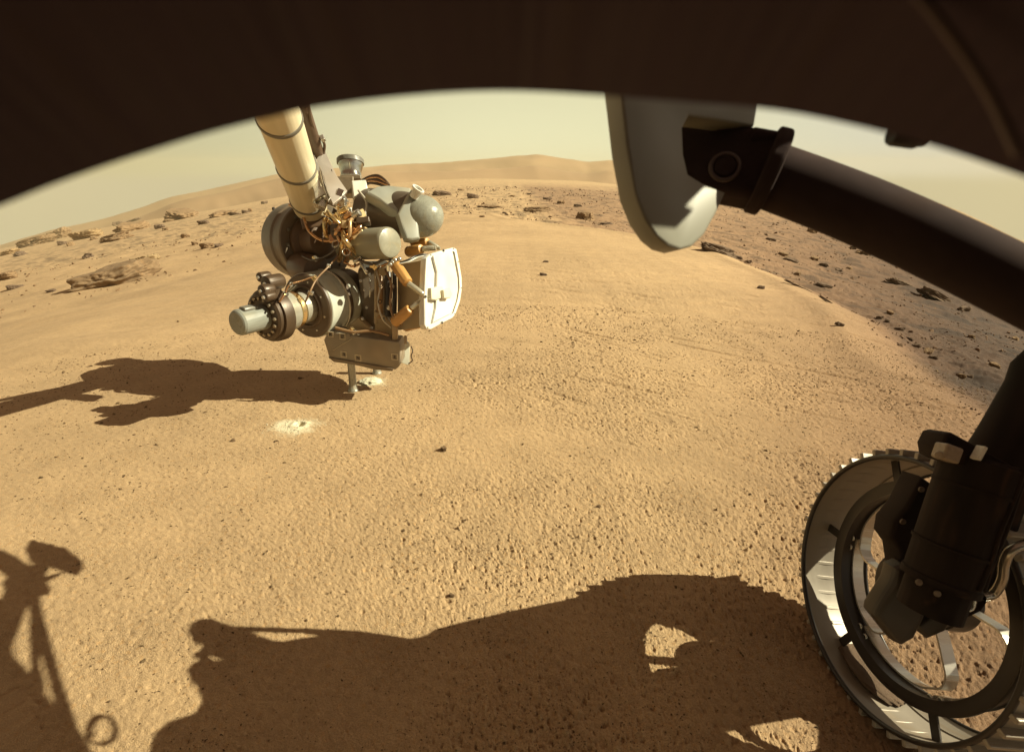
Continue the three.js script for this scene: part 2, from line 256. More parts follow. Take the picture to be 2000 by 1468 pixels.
// robotic arm
const turret = rover;
{
  const arm = grp('robotic_arm'); const A = P(540, 215, 1.5), B = P(606, 404, 2.05), D = A.clone().sub(B).normalize(); const at = (t) => B.clone().lerp(A, t);
  const A2 = A.clone().addScaledVector(D, 0.75);
  add('arm_tube', lathe(B, A2, [[0, 0], [0, 0.06], [0.005, 0.064], [A2.distanceTo(B) * 0.995, 0.064], [A2.distanceTo(B), 0.05], [A2.distanceTo(B), 0]], 56), cream, arm);
  for (const t of [0.1, 0.48, 0.93]) add('clamp_band', cyl(at(t), at(t).addScaledVector(D, 0.014), 0.0675, 0.0675, 0.002), band, arm);
  add('elbow_joint', cyl(A2.clone().add(V3(-0.12, 0, 0)), A2.clone().add(V3(0.16, 0, 0)), 0.1), grey, arm);
  add('cable_bundle', [tube([P(585, 150, 1.6), P(592, 205, 1.72), P(604, 245, 1.77), P(617, 285, 1.85), P(628, 318, 1.92), P(640, 350, 1.98)], 0.021, 40, 14), tube([P(594, 150, 1.58), P(602, 205, 1.7), P(609, 240, 1.75), P(618, 262, 1.8), P(633, 280, 1.85), P(632, 300, 1.88)], 0.005, 40)], M(0.13, 0.08, 0.05, 0.6), arm);
  add('cable_clamp', [tube([P(600, 285, 1.84), P(612, 279, 1.83), P(624, 272, 1.83), P(633, 268, 1.84)], 0.0045, 20), block(P(630, 270, 1.82), TOCAM, 0.016, 0.02, 0.016, 0.003, 0.4)], alu, arm);
  const n1 = TOCAM.clone().addScaledVector(RIGHT, 0.35).addScaledVector(UPV, 0.25).normalize();
  const br = grp('wrist_bracket');
  add('bracket_plate', slab([[596, 302], [607, 289], [618, 312], [634, 346], [642, 374], [616, 388], [612, 370], [602, 345], [598, 330]], P(618, 340, 1.84), n1, 0.012, 0.002, [[[614, 328], [619, 334], [630, 362], [627, 366]]]), alu, br);
  add('bracket_plate', slab([[617, 311], [633, 291], [646, 318], [657, 342], [678, 372], [666, 386], [650, 398], [638, 372], [632, 345]], P(645, 340, 1.85), n1.clone().addScaledVector(UPV, 0.2), 0.012, 0.002, [[[624, 331], [628, 330], [634, 356], [648, 384], [641, 392], [632, 366], [628, 350]], [[645, 329], [649, 330], [650, 337], [646, 334]]]), M(0.55, 0.49, 0.43, 0.45, 0.35), br);
  for (let i = 0; i < 5; i++) add('bracket_fin', block(P(620 + i * 11, 396 - i * 4 + (i % 2) * 6, 1.86 - i * 0.005), n1, 0.024, 0.03 + 0.012 * (i % 2), 0.03, 0.003, -0.5), i % 2 ? alu : foil, br);
}
// wrist drum, motors, shroud: the tool turret
{
  const w = grp('wrist_drum'); const A = P(572, 470, 2.32), B = P(622, 472, 2.16), L = A.distanceTo(B);
  add('drum_shell', lathe(A, B, [[0, 0], [0, 0.09], [0.012, 0.13], [0.035, 0.152], [0.06, 0.16], [L - 0.1, 0.16], [L - 0.09, 0.154], [L - 0.05, 0.154], [L - 0.04, 0.162], [L - 0.006, 0.162], [L, 0.158], [L, 0.10], [L + 0.012, 0.096], [L + 0.012, 0]], 64), M(0.17, 0.13, 0.09, 0.55), w);
  add('drum_hub', [lathe(P(610, 470, 2.15), P(668, 472, 2.02), [[0, 0.1], [0.02, 0.1], [0.03, 0.075], [0.1, 0.07], [0.105, 0.06], [0.105, 0]]), block(P(612, 424, 2.08), TOCAM.clone().addScaledVector(RIGHT, 0.3), 0.10, 0.11, 0.09, 0.01, 0.1), cyl(P(585, 520, 2.12), P(620, 530, 2.05), 0.06)], M(0.14, 0.085, 0.05, 0.5), w);
  const d = B.clone().sub(A).normalize(), u = V3(0, 1, 0).cross(d).normalize(), v = d.clone().cross(u);
  for (let i = 0; i < 14; i++) { const a = i / 14 * 6.283, c = B.clone().addScaledVector(u, 0.132 * Math.cos(a)).addScaledVector(v, 0.132 * Math.sin(a)); add('bolt', cyl(c, c.clone().addScaledVector(d, 0.008), 0.006, 0.006, 0.001, 8), greyDark, w); }
  for (const [x, y] of [[526, 442], [522, 494], [536, 408]]) add('bolt', cyl(P(x, y, 2.3), P(x - 4, y, 2.3), 0.009, 0.008, 0.002, 10), dark, w);
  // copper harness
  const h = grp('cable_harness');
  for (let i = 0; i < 22; i++) {
    const x0 = rr(640, 700), y0 = rr(388, 440), x1 = rr(652, 706), y1 = rr(440, 512), d0 = rr(1.93, 2.02);
    add('cable', tube([P(x0, y0, d0 + 0.04), P(x0 + rr(-16, 16), (y0 + y1) / 2 - rr(0, 20), d0 - rr(0, 0.04)), P((x0 + x1) / 2 + rr(-18, 18), (y0 + y1) / 2 + rr(0, 18), d0 - rr(0, 0.05)), P(x1, y1, d0 + 0.04)], rr(0.004, 0.011), 26, 8), i % 3 ? (i % 3 === 1 ? copper : gold) : M(0.62, 0.4, 0.2, 0.45, 0.4), h);
  }
  for (let i = 0; i < 24; i++) { const y = rr(386, 468), x = 650 + (y - 386) * 0.05 + rr(0, 66 - Math.max(0, y - 440)); add('connector', i % 4 === 3 ? cyl(P(x - 6, y + 4, 1.94), P(x + 8, y - 5, 1.93), rr(0.01, 0.02)) : block(P(x, y, rr(1.92, 1.99)), V3(rr(-0.5, 0.6), rr(-0.2, 0.7), 1), rr(0.02, 0.055), rr(0.018, 0.045), rr(0.02, 0.05), 0.005, rr(-0.8, 0.8)), [gold, M(0.7, 0.5, 0.26, 0.5, 0.2), alu, copper, bronze][i % 5], h); }
  for (const [x, y] of [[676, 492], [655, 476], [694, 428]]) add('tie', new THREE.TorusGeometry(0.014, 0.002, 6, 18).applyMatrix4(basis(V3(rr(-1, 1), 0.6, 0.8)).setPosition(P(x, y, 1.93))), alu, h);
  // round motor
  const mo = grp('wrist_motor'); const a = P(676, 479, 2.06), b = P(763, 474, 1.91), ML = a.distanceTo(b);
  add('motor_can', lathe(a, b, [[0, 0], [0, 0.058], [ML - 0.016, 0.058], [ML - 0.009, 0.0568], [ML - 0.003, 0.053], [ML, 0.047], [ML, 0]], 64), M(0.33, 0.31, 0.23, 0.5), mo);
  // shroud with its dome
  const sh = grp('tool_shroud'); const s0 = P(722, 418, 2.22), s1 = P(812, 420, 2.06), SL = s0.distanceTo(s1);
  add('shroud_body', lathe(s0, s1, [[0, 0], [0, 0.09], [0.02, 0.105], [SL * 0.5, 0.1], [SL, 0.082], [SL, 0]], 56), M(0.13, 0.1, 0.07, 0.55), sh);
  add('shroud_cone', slab([[714, 374], [736, 362], [757, 360], [802, 365], [806, 374], [793, 392], [777, 414], [760, 404], [740, 388], [722, 378]], P(762, 384, 2.03), TOCAM.clone().addScaledVector(UPV, 0.75).addScaledVector(RIGHT, 0.35), 0.05, 0.012), grey, sh);
  add('shroud_panel', slab([[776, 418], [784, 402], [793, 384], [803, 370], [814, 366], [822, 378], [819, 400], [817, 428], [821, 466], [806, 469], [793, 467], [785, 446]], P(800, 420, 1.985), TOCAM.clone().addScaledVector(RIGHT, 0.45).addScaledVector(UPV, 0.1), 0.045, 0.010), grey, sh);
  const c0 = P(806, 423, 2.08), c1 = P(872, 421, 2.02), r = 0.083;
  { const L2 = 0.115, pr = []; for (let i = 0; i <= 20; i++) { const t = i / 20 * Math.PI / 2; pr.push([0.035 + L2 * Math.sin(t) * 0.85, r * Math.cos(t)]); } add('dome', lathe(c0, c1, [[0, 0], [0, r], ...pr], 56), M(0.33, 0.33, 0.27, 0.38), sh); }
  const pn = UPV.clone().multiplyScalar(0.75).addScaledVector(RIGHT, 0.62).addScaledVector(TOCAM, 0.5).normalize(), pc = P(815, 372, 1.98);
  add('port_ring', lathe(pc.clone().addScaledVector(pn, -0.03), pc.clone().addScaledVector(pn, 0.01), [[0, 0.017], [0.03, 0.018], [0.034, 0.025], [0.04, 0.025], [0.04, 0.0175], [0.012, 0.016], [0.012, 0]], 32), white, sh);
  // small round sensor on top
  const t = grp('sensor_can'); const q0 = P(686, 352, 2.27), q1 = P(684, 311, 2.27), QL = q0.distanceTo(q1);
  add('can_body', lathe(q0, q1, [[0, 0], [0, 0.042], [0.015, 0.046], [0.03, 0.043], [QL * 0.55, 0.049], [QL - 0.02, 0.054], [QL - 0.012, 0.054]], 24), foil, t);
  add('can_lid', lathe(q0, q1, [[QL - 0.022, 0.05], [QL - 0.02, 0.058], [QL - 0.004, 0.058], [QL, 0.055], [QL, 0.046], [QL - 0.006, 0.043], [QL - 0.006, 0]], 40), greyDark, t);
  add('can_base', [block(P(678, 366, 2.25), TOCAM, 0.075, 0.075, 0.07, 0.006), block(P(690, 352, 2.26), TOCAM, 0.09, 0.02, 0.08, 0.005)], M(0.26, 0.2, 0.13, 0.5), t);
  add('white_box', slab([[686, 352], [716, 350], [718, 366], [712, 384], [690, 384]], P(700, 366, 2.16), TOCAM.clone().addScaledVector(RIGHT, 0.3).addScaledVector(UPV, 0.3), 0.05, 0.006, [[[690, 353.5], [706, 352.5], [706, 356.5], [690, 357.5]]]), white, t);
  for (let i = 0; i < 5; i++) add('cable', tube([P(708 + i * 2, 352 + i * 2, 2.2), P(722, 345 + i * 3, 2.18), P(738, 343 + i * 4, 2.17), P(752 + i, 352 + i * 3, 2.16), P(760, 362, 2.16)], 0.006, 24, 7), i % 2 ? copper : bronze, t);
}
// drill along the slanted axis
{
  const d = grp('drill'); const O = P(461, 631, 1.75), s = (k) => O.clone().addScaledVector(AX, k);
  add('drill_motor', lathe(s(0), s(1), [[0, 0], [0, 0.036], [0.003, 0.041], [0.010, 0.045], [0.14, 0.045], [0.14, 0]], 56), M(0.30, 0.31, 0.27, 0.45), d);
  const u = V3(0, 1, 0).cross(AX).normalize(), v = AX.clone().cross(u);
  add('motor_lug', [block(s(0.045).addScaledVector(v, 0.046).addScaledVector(u, -0.008), v, 0.028, 0.045, 0.012, 0.004), cyl(s(0.02).addScaledVector(v, 0.044).addScaledVector(u, -0.02), s(0.075).addScaledVector(v, 0.044).addScaledVector(u, -0.02), 0.008)], greyDark, d);
  add('drill_flange', lathe(s(0.105), s(1), [[0, 0.04], [0, 0.078], [0.006, 0.086], [0.02, 0.086], [0.021, 0.095], [0.035, 0.098], [0.06, 0.098], [0.064, 0.092], [0.064, 0.05]], 56), bronze, d);
  for (let i = 0; i < 16; i++) { const a = i / 16 * 6.283, c = s(0.105).addScaledVector(u, 0.066 * Math.cos(a)).addScaledVector(v, 0.066 * Math.sin(a)); add('bolt', cyl(c.clone().addScaledVector(AX, -0.009), c.clone().addScaledVector(AX, 0.004), 0.006, 0.0065, 0.002, 10), M(0.42, 0.34, 0.24, 0.35, 0.6), d); }
  for (const [k0, k1, a, b, r] of [[0.088, 0.135, 0.098, -0.035, 0.022], [0.12, 0.19, 0.118, -0.02, 0.027], [0.125, 0.17, 0.135, 0.015, 0.018], [0.078, 0.12, 0.08, -0.058, 0.017]]) { const A1 = s(k0).addScaledVector(v, a).addScaledVector(u, b), A3 = s(k1).addScaledVector(v, a).addScaledVector(u, b); add('flange_lug', cyl(A1, A3, r, r, 0.006, 16), bronze, d); add('bolt', cyl(A1.clone().addScaledVector(AX, -0.006), A1, 0.006, 0.007, 0.001, 10), alu, d); }
  add('flange_arm', block(s(0.15).addScaledVector(v, 0.105).addScaledVector(u, -0.012), AX, 0.05, 0.06, 0.06, 0.012, 0.3), bronze, d);
  add('drill_ring', lathe(s(0.168), s(1), [[0, 0.05], [0, 0.07], [0.003, 0.073], [0.05, 0.073], [0.053, 0.07], [0.054, 0.056], [0.07, 0.054], [0.09, 0.06], [0.14, 0.06], [0.14, 0.05]], 56), M(0.5, 0.48, 0.40, 0.4, 0.3), d);
  add('gold_band', lathe(s(0.232), s(1), [[0, 0.05], [0, 0.064], [0.012, 0.068], [0.022, 0.064], [0.022, 0.05]], 48), gold, d);
  for (const k of [0.262, 0.28]) add('clip', tube([s(k).addScaledVector(v, 0.085).addScaledVector(u, 0.01), s(k - 0.008).addScaledVector(v, 0.045).addScaledVector(u, 0.055), s(k - 0.012).addScaledVector(v, -0.01).addScaledVector(u, 0.075)], 0.004), alu, d);
  const hub = grp('turret_hub');
  const hubDark = M(0.12, 0.08, 0.05, 0.5);
  add('hub_face', lathe(s(0.295), s(1), [[0.01, 0.03], [0.008, 0.07], [0, 0.074], [0, 0.082], [0.006, 0.086], [0.006, 0.118], [0.010, 0.123], [0.016, 0.125], [0.016, 0.03]], 64), hubDark, hub);
  for (let i = 0; i < 8; i++) { const a = i / 8 * 6.283 + 0.3, c = s(0.303).addScaledVector(u, 0.10 * Math.cos(a)).addScaledVector(v, 0.10 * Math.sin(a)); add('bolt', cyl(c.clone().addScaledVector(AX, -0.007), c, 0.004, 0.005, 0.001, 8), alu, hub); }
  const ringGrey = M(0.58, 0.59, 0.50, 0.42);
  add('hub_ring', lathe(s(0.312), s(1), [[0, 0.1], [0, 0.124], [0.003, 0.127], [0.086, 0.127], [0.086, 0.1]], 72), ringGrey, hub);
  add('ring_trim', lathe(s(0.3985), s(1), [[0, 0.1], [0, 0.129], [0.002, 0.131], [0.006, 0.131], [0.008, 0.128], [0.008, 0.1]], 72), M(0.85, 0.8, 0.66, 0.35, 0.3), hub);
  add('ring_seam', tube([s(0.316), s(0.35), s(0.395)].map((p) => p.addScaledVector(u, 0.127 * Math.cos(0.35)).addScaledVector(v, 0.127 * Math.sin(0.35))), 0.0016, 8, 6), M(0.6, 0.58, 0.5, 0.4), hub);
  add('hub_groove', lathe(s(0.407), s(1), [[0, 0.1], [0, 0.117], [0.028, 0.117], [0.028, 0.1]], 56), hubDark, hub);
  add('hub_ring', lathe(s(0.436), s(1), [[0, 0.1], [0, 0.119], [0.003, 0.122], [0.04, 0.122], [0.042, 0.119], [0.042, 0.1]], 72), ringGrey, hub);
  add('hub_housing', [lathe(s(0.48), s(1), [[0, 0.1], [0, 0.112], [0.006, 0.116], [0.06, 0.116], [0.064, 0.108], [0.064, 0]], 56), block(P(736, 578, 2.19), V3(0.2, 0, 1), 0.12, 0.27, 0.2, 0.02)], M(0.19, 0.15, 0.11, 0.5), hub);
  for (const [x, y0, y1, r, m] of [[742, 528, 622, 0.012, M(0.4, 0.24, 0.1, 0.5)], [733, 520, 632, 0.006, beige], [758, 532, 618, 0.014, dark], [770, 530, 616, 0.009, dark], [722, 545, 580, 0.004, alu]]) add('hub_line', tube([P(x, y0, 2.03), P(x + 1, (y0 + y1) / 2, 2.02), P(x, y1, 2.03)], r, 20, 10), m, hub);
  for (const [q, dq, tq] of [[[[731, 608], [752, 616], [768, 640], [770, 662], [732, 660]], 2.03, 0.02], [[[738, 520], [756, 520], [756, 538], [740, 540]], 2.02, 0.03], [[[676, 640], [700, 622], [722, 640], [724, 656], [690, 650]], 2.06, 0.03]]) add('hub_bracket', slab(q, P(q[0][0] + 12, q[0][1] + 20, dq), V3(0, -0.1, 1), tq, 0.003), M(0.42, 0.33, 0.2, 0.5), hub);
  add('silver_pin', cyl(P(703, 512, 1.96), P(717, 535, 1.98), 0.006), foil, hub); add('silver_pin', cyl(P(690, 512, 1.97), P(706, 502, 1.97), 0.007), foil, hub);
}
// loose wiring, seams and small fittings over the turret
{
  const h = grp('turret_wiring'); const wire = [M(0.3, 0.18, 0.09, 0.5), copper, M(0.12, 0.1, 0.08, 0.5), M(0.6, 0.55, 0.45, 0.5)];
  const runs = [[[660, 500, 1.98], [640, 522, 1.93], [618, 545, 1.9], [604, 572, 1.88], [596, 590, 1.9]], [[672, 512, 1.97], [690, 520, 1.95], [712, 512, 1.98], [740, 520, 2.0], [762, 512, 2.0]], [[700, 508, 1.95], [728, 516, 1.96], [752, 506, 1.96], [770, 510, 1.95]], [[735, 530, 1.99], [742, 560, 1.97], [738, 590, 1.97], [748, 624, 1.98], [764, 640, 2.0]], [[752, 525, 1.99], [764, 556, 1.97], [762, 596, 1.97], [770, 622, 1.97], [782, 636, 1.98]], [[565, 400, 2.1], [590, 420, 2.02], [604, 452, 1.98], [630, 470, 1.96], [652, 470, 1.95]], [[590, 500, 2.02], [612, 508, 1.97], [640, 498, 1.95], [660, 482, 1.94]], [[700, 372, 2.12], [716, 396, 2.06], [712, 420, 2.02], [704, 440, 1.97]], [[655, 640, 1.98], [690, 648, 1.98], [726, 646, 1.99], [760, 654, 2.0]], [[545, 590, 1.78], [556, 574, 1.79], [566, 556, 1.83], [590, 548, 1.88], [612, 540, 1.93]]];
  runs.forEach((r, i) => add('wire', tube(r.map(([x, y, d]) => P(x, y, d)), 0.0035 + 0.0012 * (i % 3), 40, 7), wire[i % 4], h));
  for (let i = 0; i < 26; i++) { const r = runs[i % runs.length], p = r[1 + i % (r.length - 2)]; add(i % 2 ? 'clamp' : 'connector', i % 2 ? new THREE.TorusGeometry(0.007, 0.002, 6, 14).applyMatrix4(basis(V3(rr(-1, 1), rr(-0.5, 1), 0.4)).setPosition(P(p[0] + rr(-4, 4), p[1] + rr(-3, 3), p[2]))) : block(P(p[0] + rr(-5, 5), p[1] + rr(-5, 5), p[2] + 0.006), V3(rr(-0.6, 0.6), rr(-0.2, 0.7), 1), rr(0.012, 0.026), rr(0.01, 0.022), 0.014, 0.002, rr(-1, 1)), [alu, bronze, gold, band][i % 4], h); }
  for (const [x, y] of [[704, 548], [712, 566], [716, 600], [708, 622], [726, 640], [700, 652], [722, 536]]) add('bolt', cyl(P(x, y, 2.02), P(x, y, 2.005), 0.006, 0.006, 0.001, 10), alu, h);
}
// white instrument box on its six struts
{
  const b = grp('white_instrument_box'); const n = V3(0.86, 0.22, 0.46).normalize(), o = P(865, 565, 2.03);
  const out = [[833, 504], [840, 496], [862, 489], [886, 483], [892, 486], [897, 510], [902, 540], [903, 562], [899, 588], [890, 614], [884, 621], [862, 632], [842, 643], [834, 642], [830, 634], [829, 580]];
  const inn = [[836, 507], [843, 499], [864, 493], [885, 488], [889, 491], [893, 512], [898, 540], [899, 562], [895, 586], [887, 611], [881, 617], [861, 627], [843, 637], [837, 636], [834, 630], [833, 580]];
  add('cover_frame', slab(out, o.clone().addScaledVector(n, 0.008), n, 0.03, 0.004, [inn]), white, b);
  add('cover_plate', slab(out.map(([x, y]) => [x + (866 - x) * 0.03, y + (563 - y) * 0.03]), o, n, 0.012, 0.001), white, b);
  add('cover_tray', slab([[846, 498], [884, 490], [888, 512], [893, 545], [890, 590], [882, 612], [846, 630], [852, 600], [854, 530]], o.clone().addScaledVector(n, 0.012), n, 0.012, 0.004), white, b);
  add('cover_latch', [slab([[842, 562], [862, 558], [866, 560], [866, 580], [852, 586], [843, 584]], o.clone().addScaledVector(n, 0.02), n, 0.02, 0.003), slab([[866, 566], [880, 562], [884, 574], [880, 582], [868, 582]], o.clone().addScaledVector(n, 0.034), n, 0.03, 0.004)], M(0.84, 0.80, 0.62, 0.5), b);
  for (const [x, y] of [[866, 489], [863, 630], [831, 579]]) { const p = onPlane(x, y, o.clone().addScaledVector(n, 0.009), n); add('screw', cyl(p, p.clone().addScaledVector(n, 0.003), 0.0055, 0.005, 0.001, 10), black, b); }
  for (let i = 0; i < out.length; i++) { const a = out[i], b2 = inn[i], p = onPlane((a[0] + b2[0]) / 2, (a[1] + b2[1]) / 2, o.clone().addScaledVector(n, 0.009), n); if (i % 2) add('rim_screw', cyl(p, p.clone().addScaledVector(n, 0.002), 0.0032, 0.003, 0.0008, 8), alu, b); }
  add('box_side', slab([[834, 506], [886, 486], [898, 530], [899, 580], [884, 616], [836, 638]], o.clone().addScaledVector(n, -0.022), n, 0.16, 0.012), beige, b);
  const st = [[768, 510, 797, 553, 826, 575, 1.93, 0.023], [770, 630, 802, 602, 828, 582, 1.94, 0.022], [796, 492, 824, 486, 848, 484, 2.05, 0.022], [806, 476, 836, 472, 856, 484, 2.14, 0.02], [790, 636, 828, 628, 840, 622, 2.02, 0.024]];
  for (const [x0, y0, x1, y1, x2, y2, dp, r] of st) { const g = grp('strut', b); void g; b.remove(g); add('strut_body', cyl(P(x0, y0, dp + 0.05), P(x1, y1, dp), r, r * 0.9, 0.008), orange, b); add('strut_rod', [cyl(P(x1, y1, dp), P(x2, y2, dp), r * 0.5), cyl(P(x2 - 3, y2, dp), P(x2 + 4, y2 + 1, dp), r * 0.42)], M(0.7, 0.66, 0.52, 0.35, 0.6), b); }
  add('box_cable', tube([P(778, 514, 1.96), P(796, 508, 1.95), P(812, 500, 1.97), P(826, 497, 1.98), P(838, 498, 2.0)], 0.004, 30), dark, b);
  add('box_cable', tube([P(776, 516, 1.95), P(798, 511, 1.95), P(814, 503, 1.97), P(828, 500, 1.98), P(838, 501, 2.0)], 0.003, 30), white, b);
  add('ball_joint', [[772, 508], [766, 512], [780, 506], [762, 516]].map(([x, y]) => new THREE.SphereGeometry(0.009, 14, 10).translate(...P(x, y, 1.92).toArray())), alu, b);
  add('lower_bracket', [cyl(P(792, 655, 2.0), P(792, 672, 2.0), 0.006), slab([[764, 628], [776, 640], [776, 664], [766, 666]], P(770, 650, 2.0), V3(0, -0.1, 1), 0.02, 0.003)], M(0.4, 0.3, 0.19, 0.5), b);
}
// bottom plate with printed square targets, foot pins
{
  const b = grp('bottom_box'); const n = V3(-0.08, -0.1, 1).normalize(), o = P(710, 685, 2.03);
  add('front_plate', slab([[632, 664], [640, 648], [681, 652], [684, 656], [778, 668], [782, 676], [782, 710], [779, 716], [772, 722], [764, 721], [651, 707], [643, 699]], o, n, 0.07, 0.004), plateMat, b);
  add('bottom_lip', slab([[641, 698], [768, 720], [766, 725], [732, 722], [690, 712], [652, 707]], o.clone().addScaledVector(n, 0.006), n, 0.04, 0.002), M(0.2, 0.15, 0.1, 0.6), b);
  add('end_box', slab([[783, 671], [786, 668], [800, 670], [801, 674], [800, 711], [796, 713], [784, 709]], o.clone().addScaledVector(n, -0.002).addScaledVector(RIGHT, 0), n.clone().addScaledVector(RIGHT, 0.7), 0.06, 0.004, [[[786, 673], [791, 674], [791, 681], [786, 680]]]), M(0.62, 0.62, 0.52, 0.45), b);
  add('end_loop', tube([P(803, 676, 2.04), P(806, 686, 2.03), P(803, 694, 2.03), P(805, 704, 2.04), P(798, 710, 2.05)], 0.0025, 24), bronze, b);
  const on = n.clone();
  const glyphs = [[[[-2, -3], [-2, 3]], [[-2, 0], [2, -3]], [[-1, 0], [2, 2]]], [[[-2, -3], [2, -3], [2, 0], [-2, 0], [-2, 3], [2, 3]]], [[[-2, -2], [1, -2], [1, 1], [-2, 1]], [[2, -3], [2, 3]]], [[[-2, 3], [-2, -3], [2, 3], [2, -3]]], [[[-2, -3], [2, -1], [-2, 1], [2, 3]], [[0, -3], [0, 2]]]];
  [[645.5, 653, 5.2], [668.5, 657, 6], [671, 692, 6], [699, 699, 6.4], [770.5, 697, 6.4]].forEach(([x, y, r], i) => {
    const sk = (dx, dy) => [x + dx + dy * 0.06, y + dy + dx * 0.12];
    add('target_mark', slab([sk(-r, -r), sk(r, -r), sk(r, r), sk(-r, r)], o.clone().addScaledVector(on, 0.0012), on, 0.003, 0, [[sk(-r + 1.7, -r + 1.7), sk(-r + 1.7, r - 1.7), sk(r - 1.7, r - 1.7), sk(r - 1.7, -r + 1.7)]]), lightMark, b);
    add('target_glyph', glyphs[i].map((l) => tube(l.map(([a, c]) => onPlane(...sk(a * 0.95, c * 0.95), o.clone().addScaledVector(on, 0.001), on)), 0.0013, 24, 5)), M(0.08, 0.06, 0.045, 0.7), b);
  });
  add('score_line', tube([onPlane(650, 684, o.clone().addScaledVector(on, 0.001), on), onPlane(687, 661, o.clone().addScaledVector(on, 0.001), on)], 0.0013, 8, 5), lightMark, b);
  for (const [x, y, top] of [[690, 763, 712], [736, 729, 712]]) {
    const p = hit(x, y); p.y = groundH(p.x, p.z); const q = p.clone().add(V3(0.004, 0.115, 0));
    add('contact_foot', lathe(p.clone().add(V3(0, -0.004, 0)), q, [[0, 0], [0, 0.018], [0.003, 0.022], [0.010, 0.022], [0.014, 0.019], [0.03, 0.016], [0.05, 0.0155], [0.13, 0.0155], [0.13, 0]], 28), M(0.42, 0.4, 0.33, 0.4, 0.3), b);
  }
}
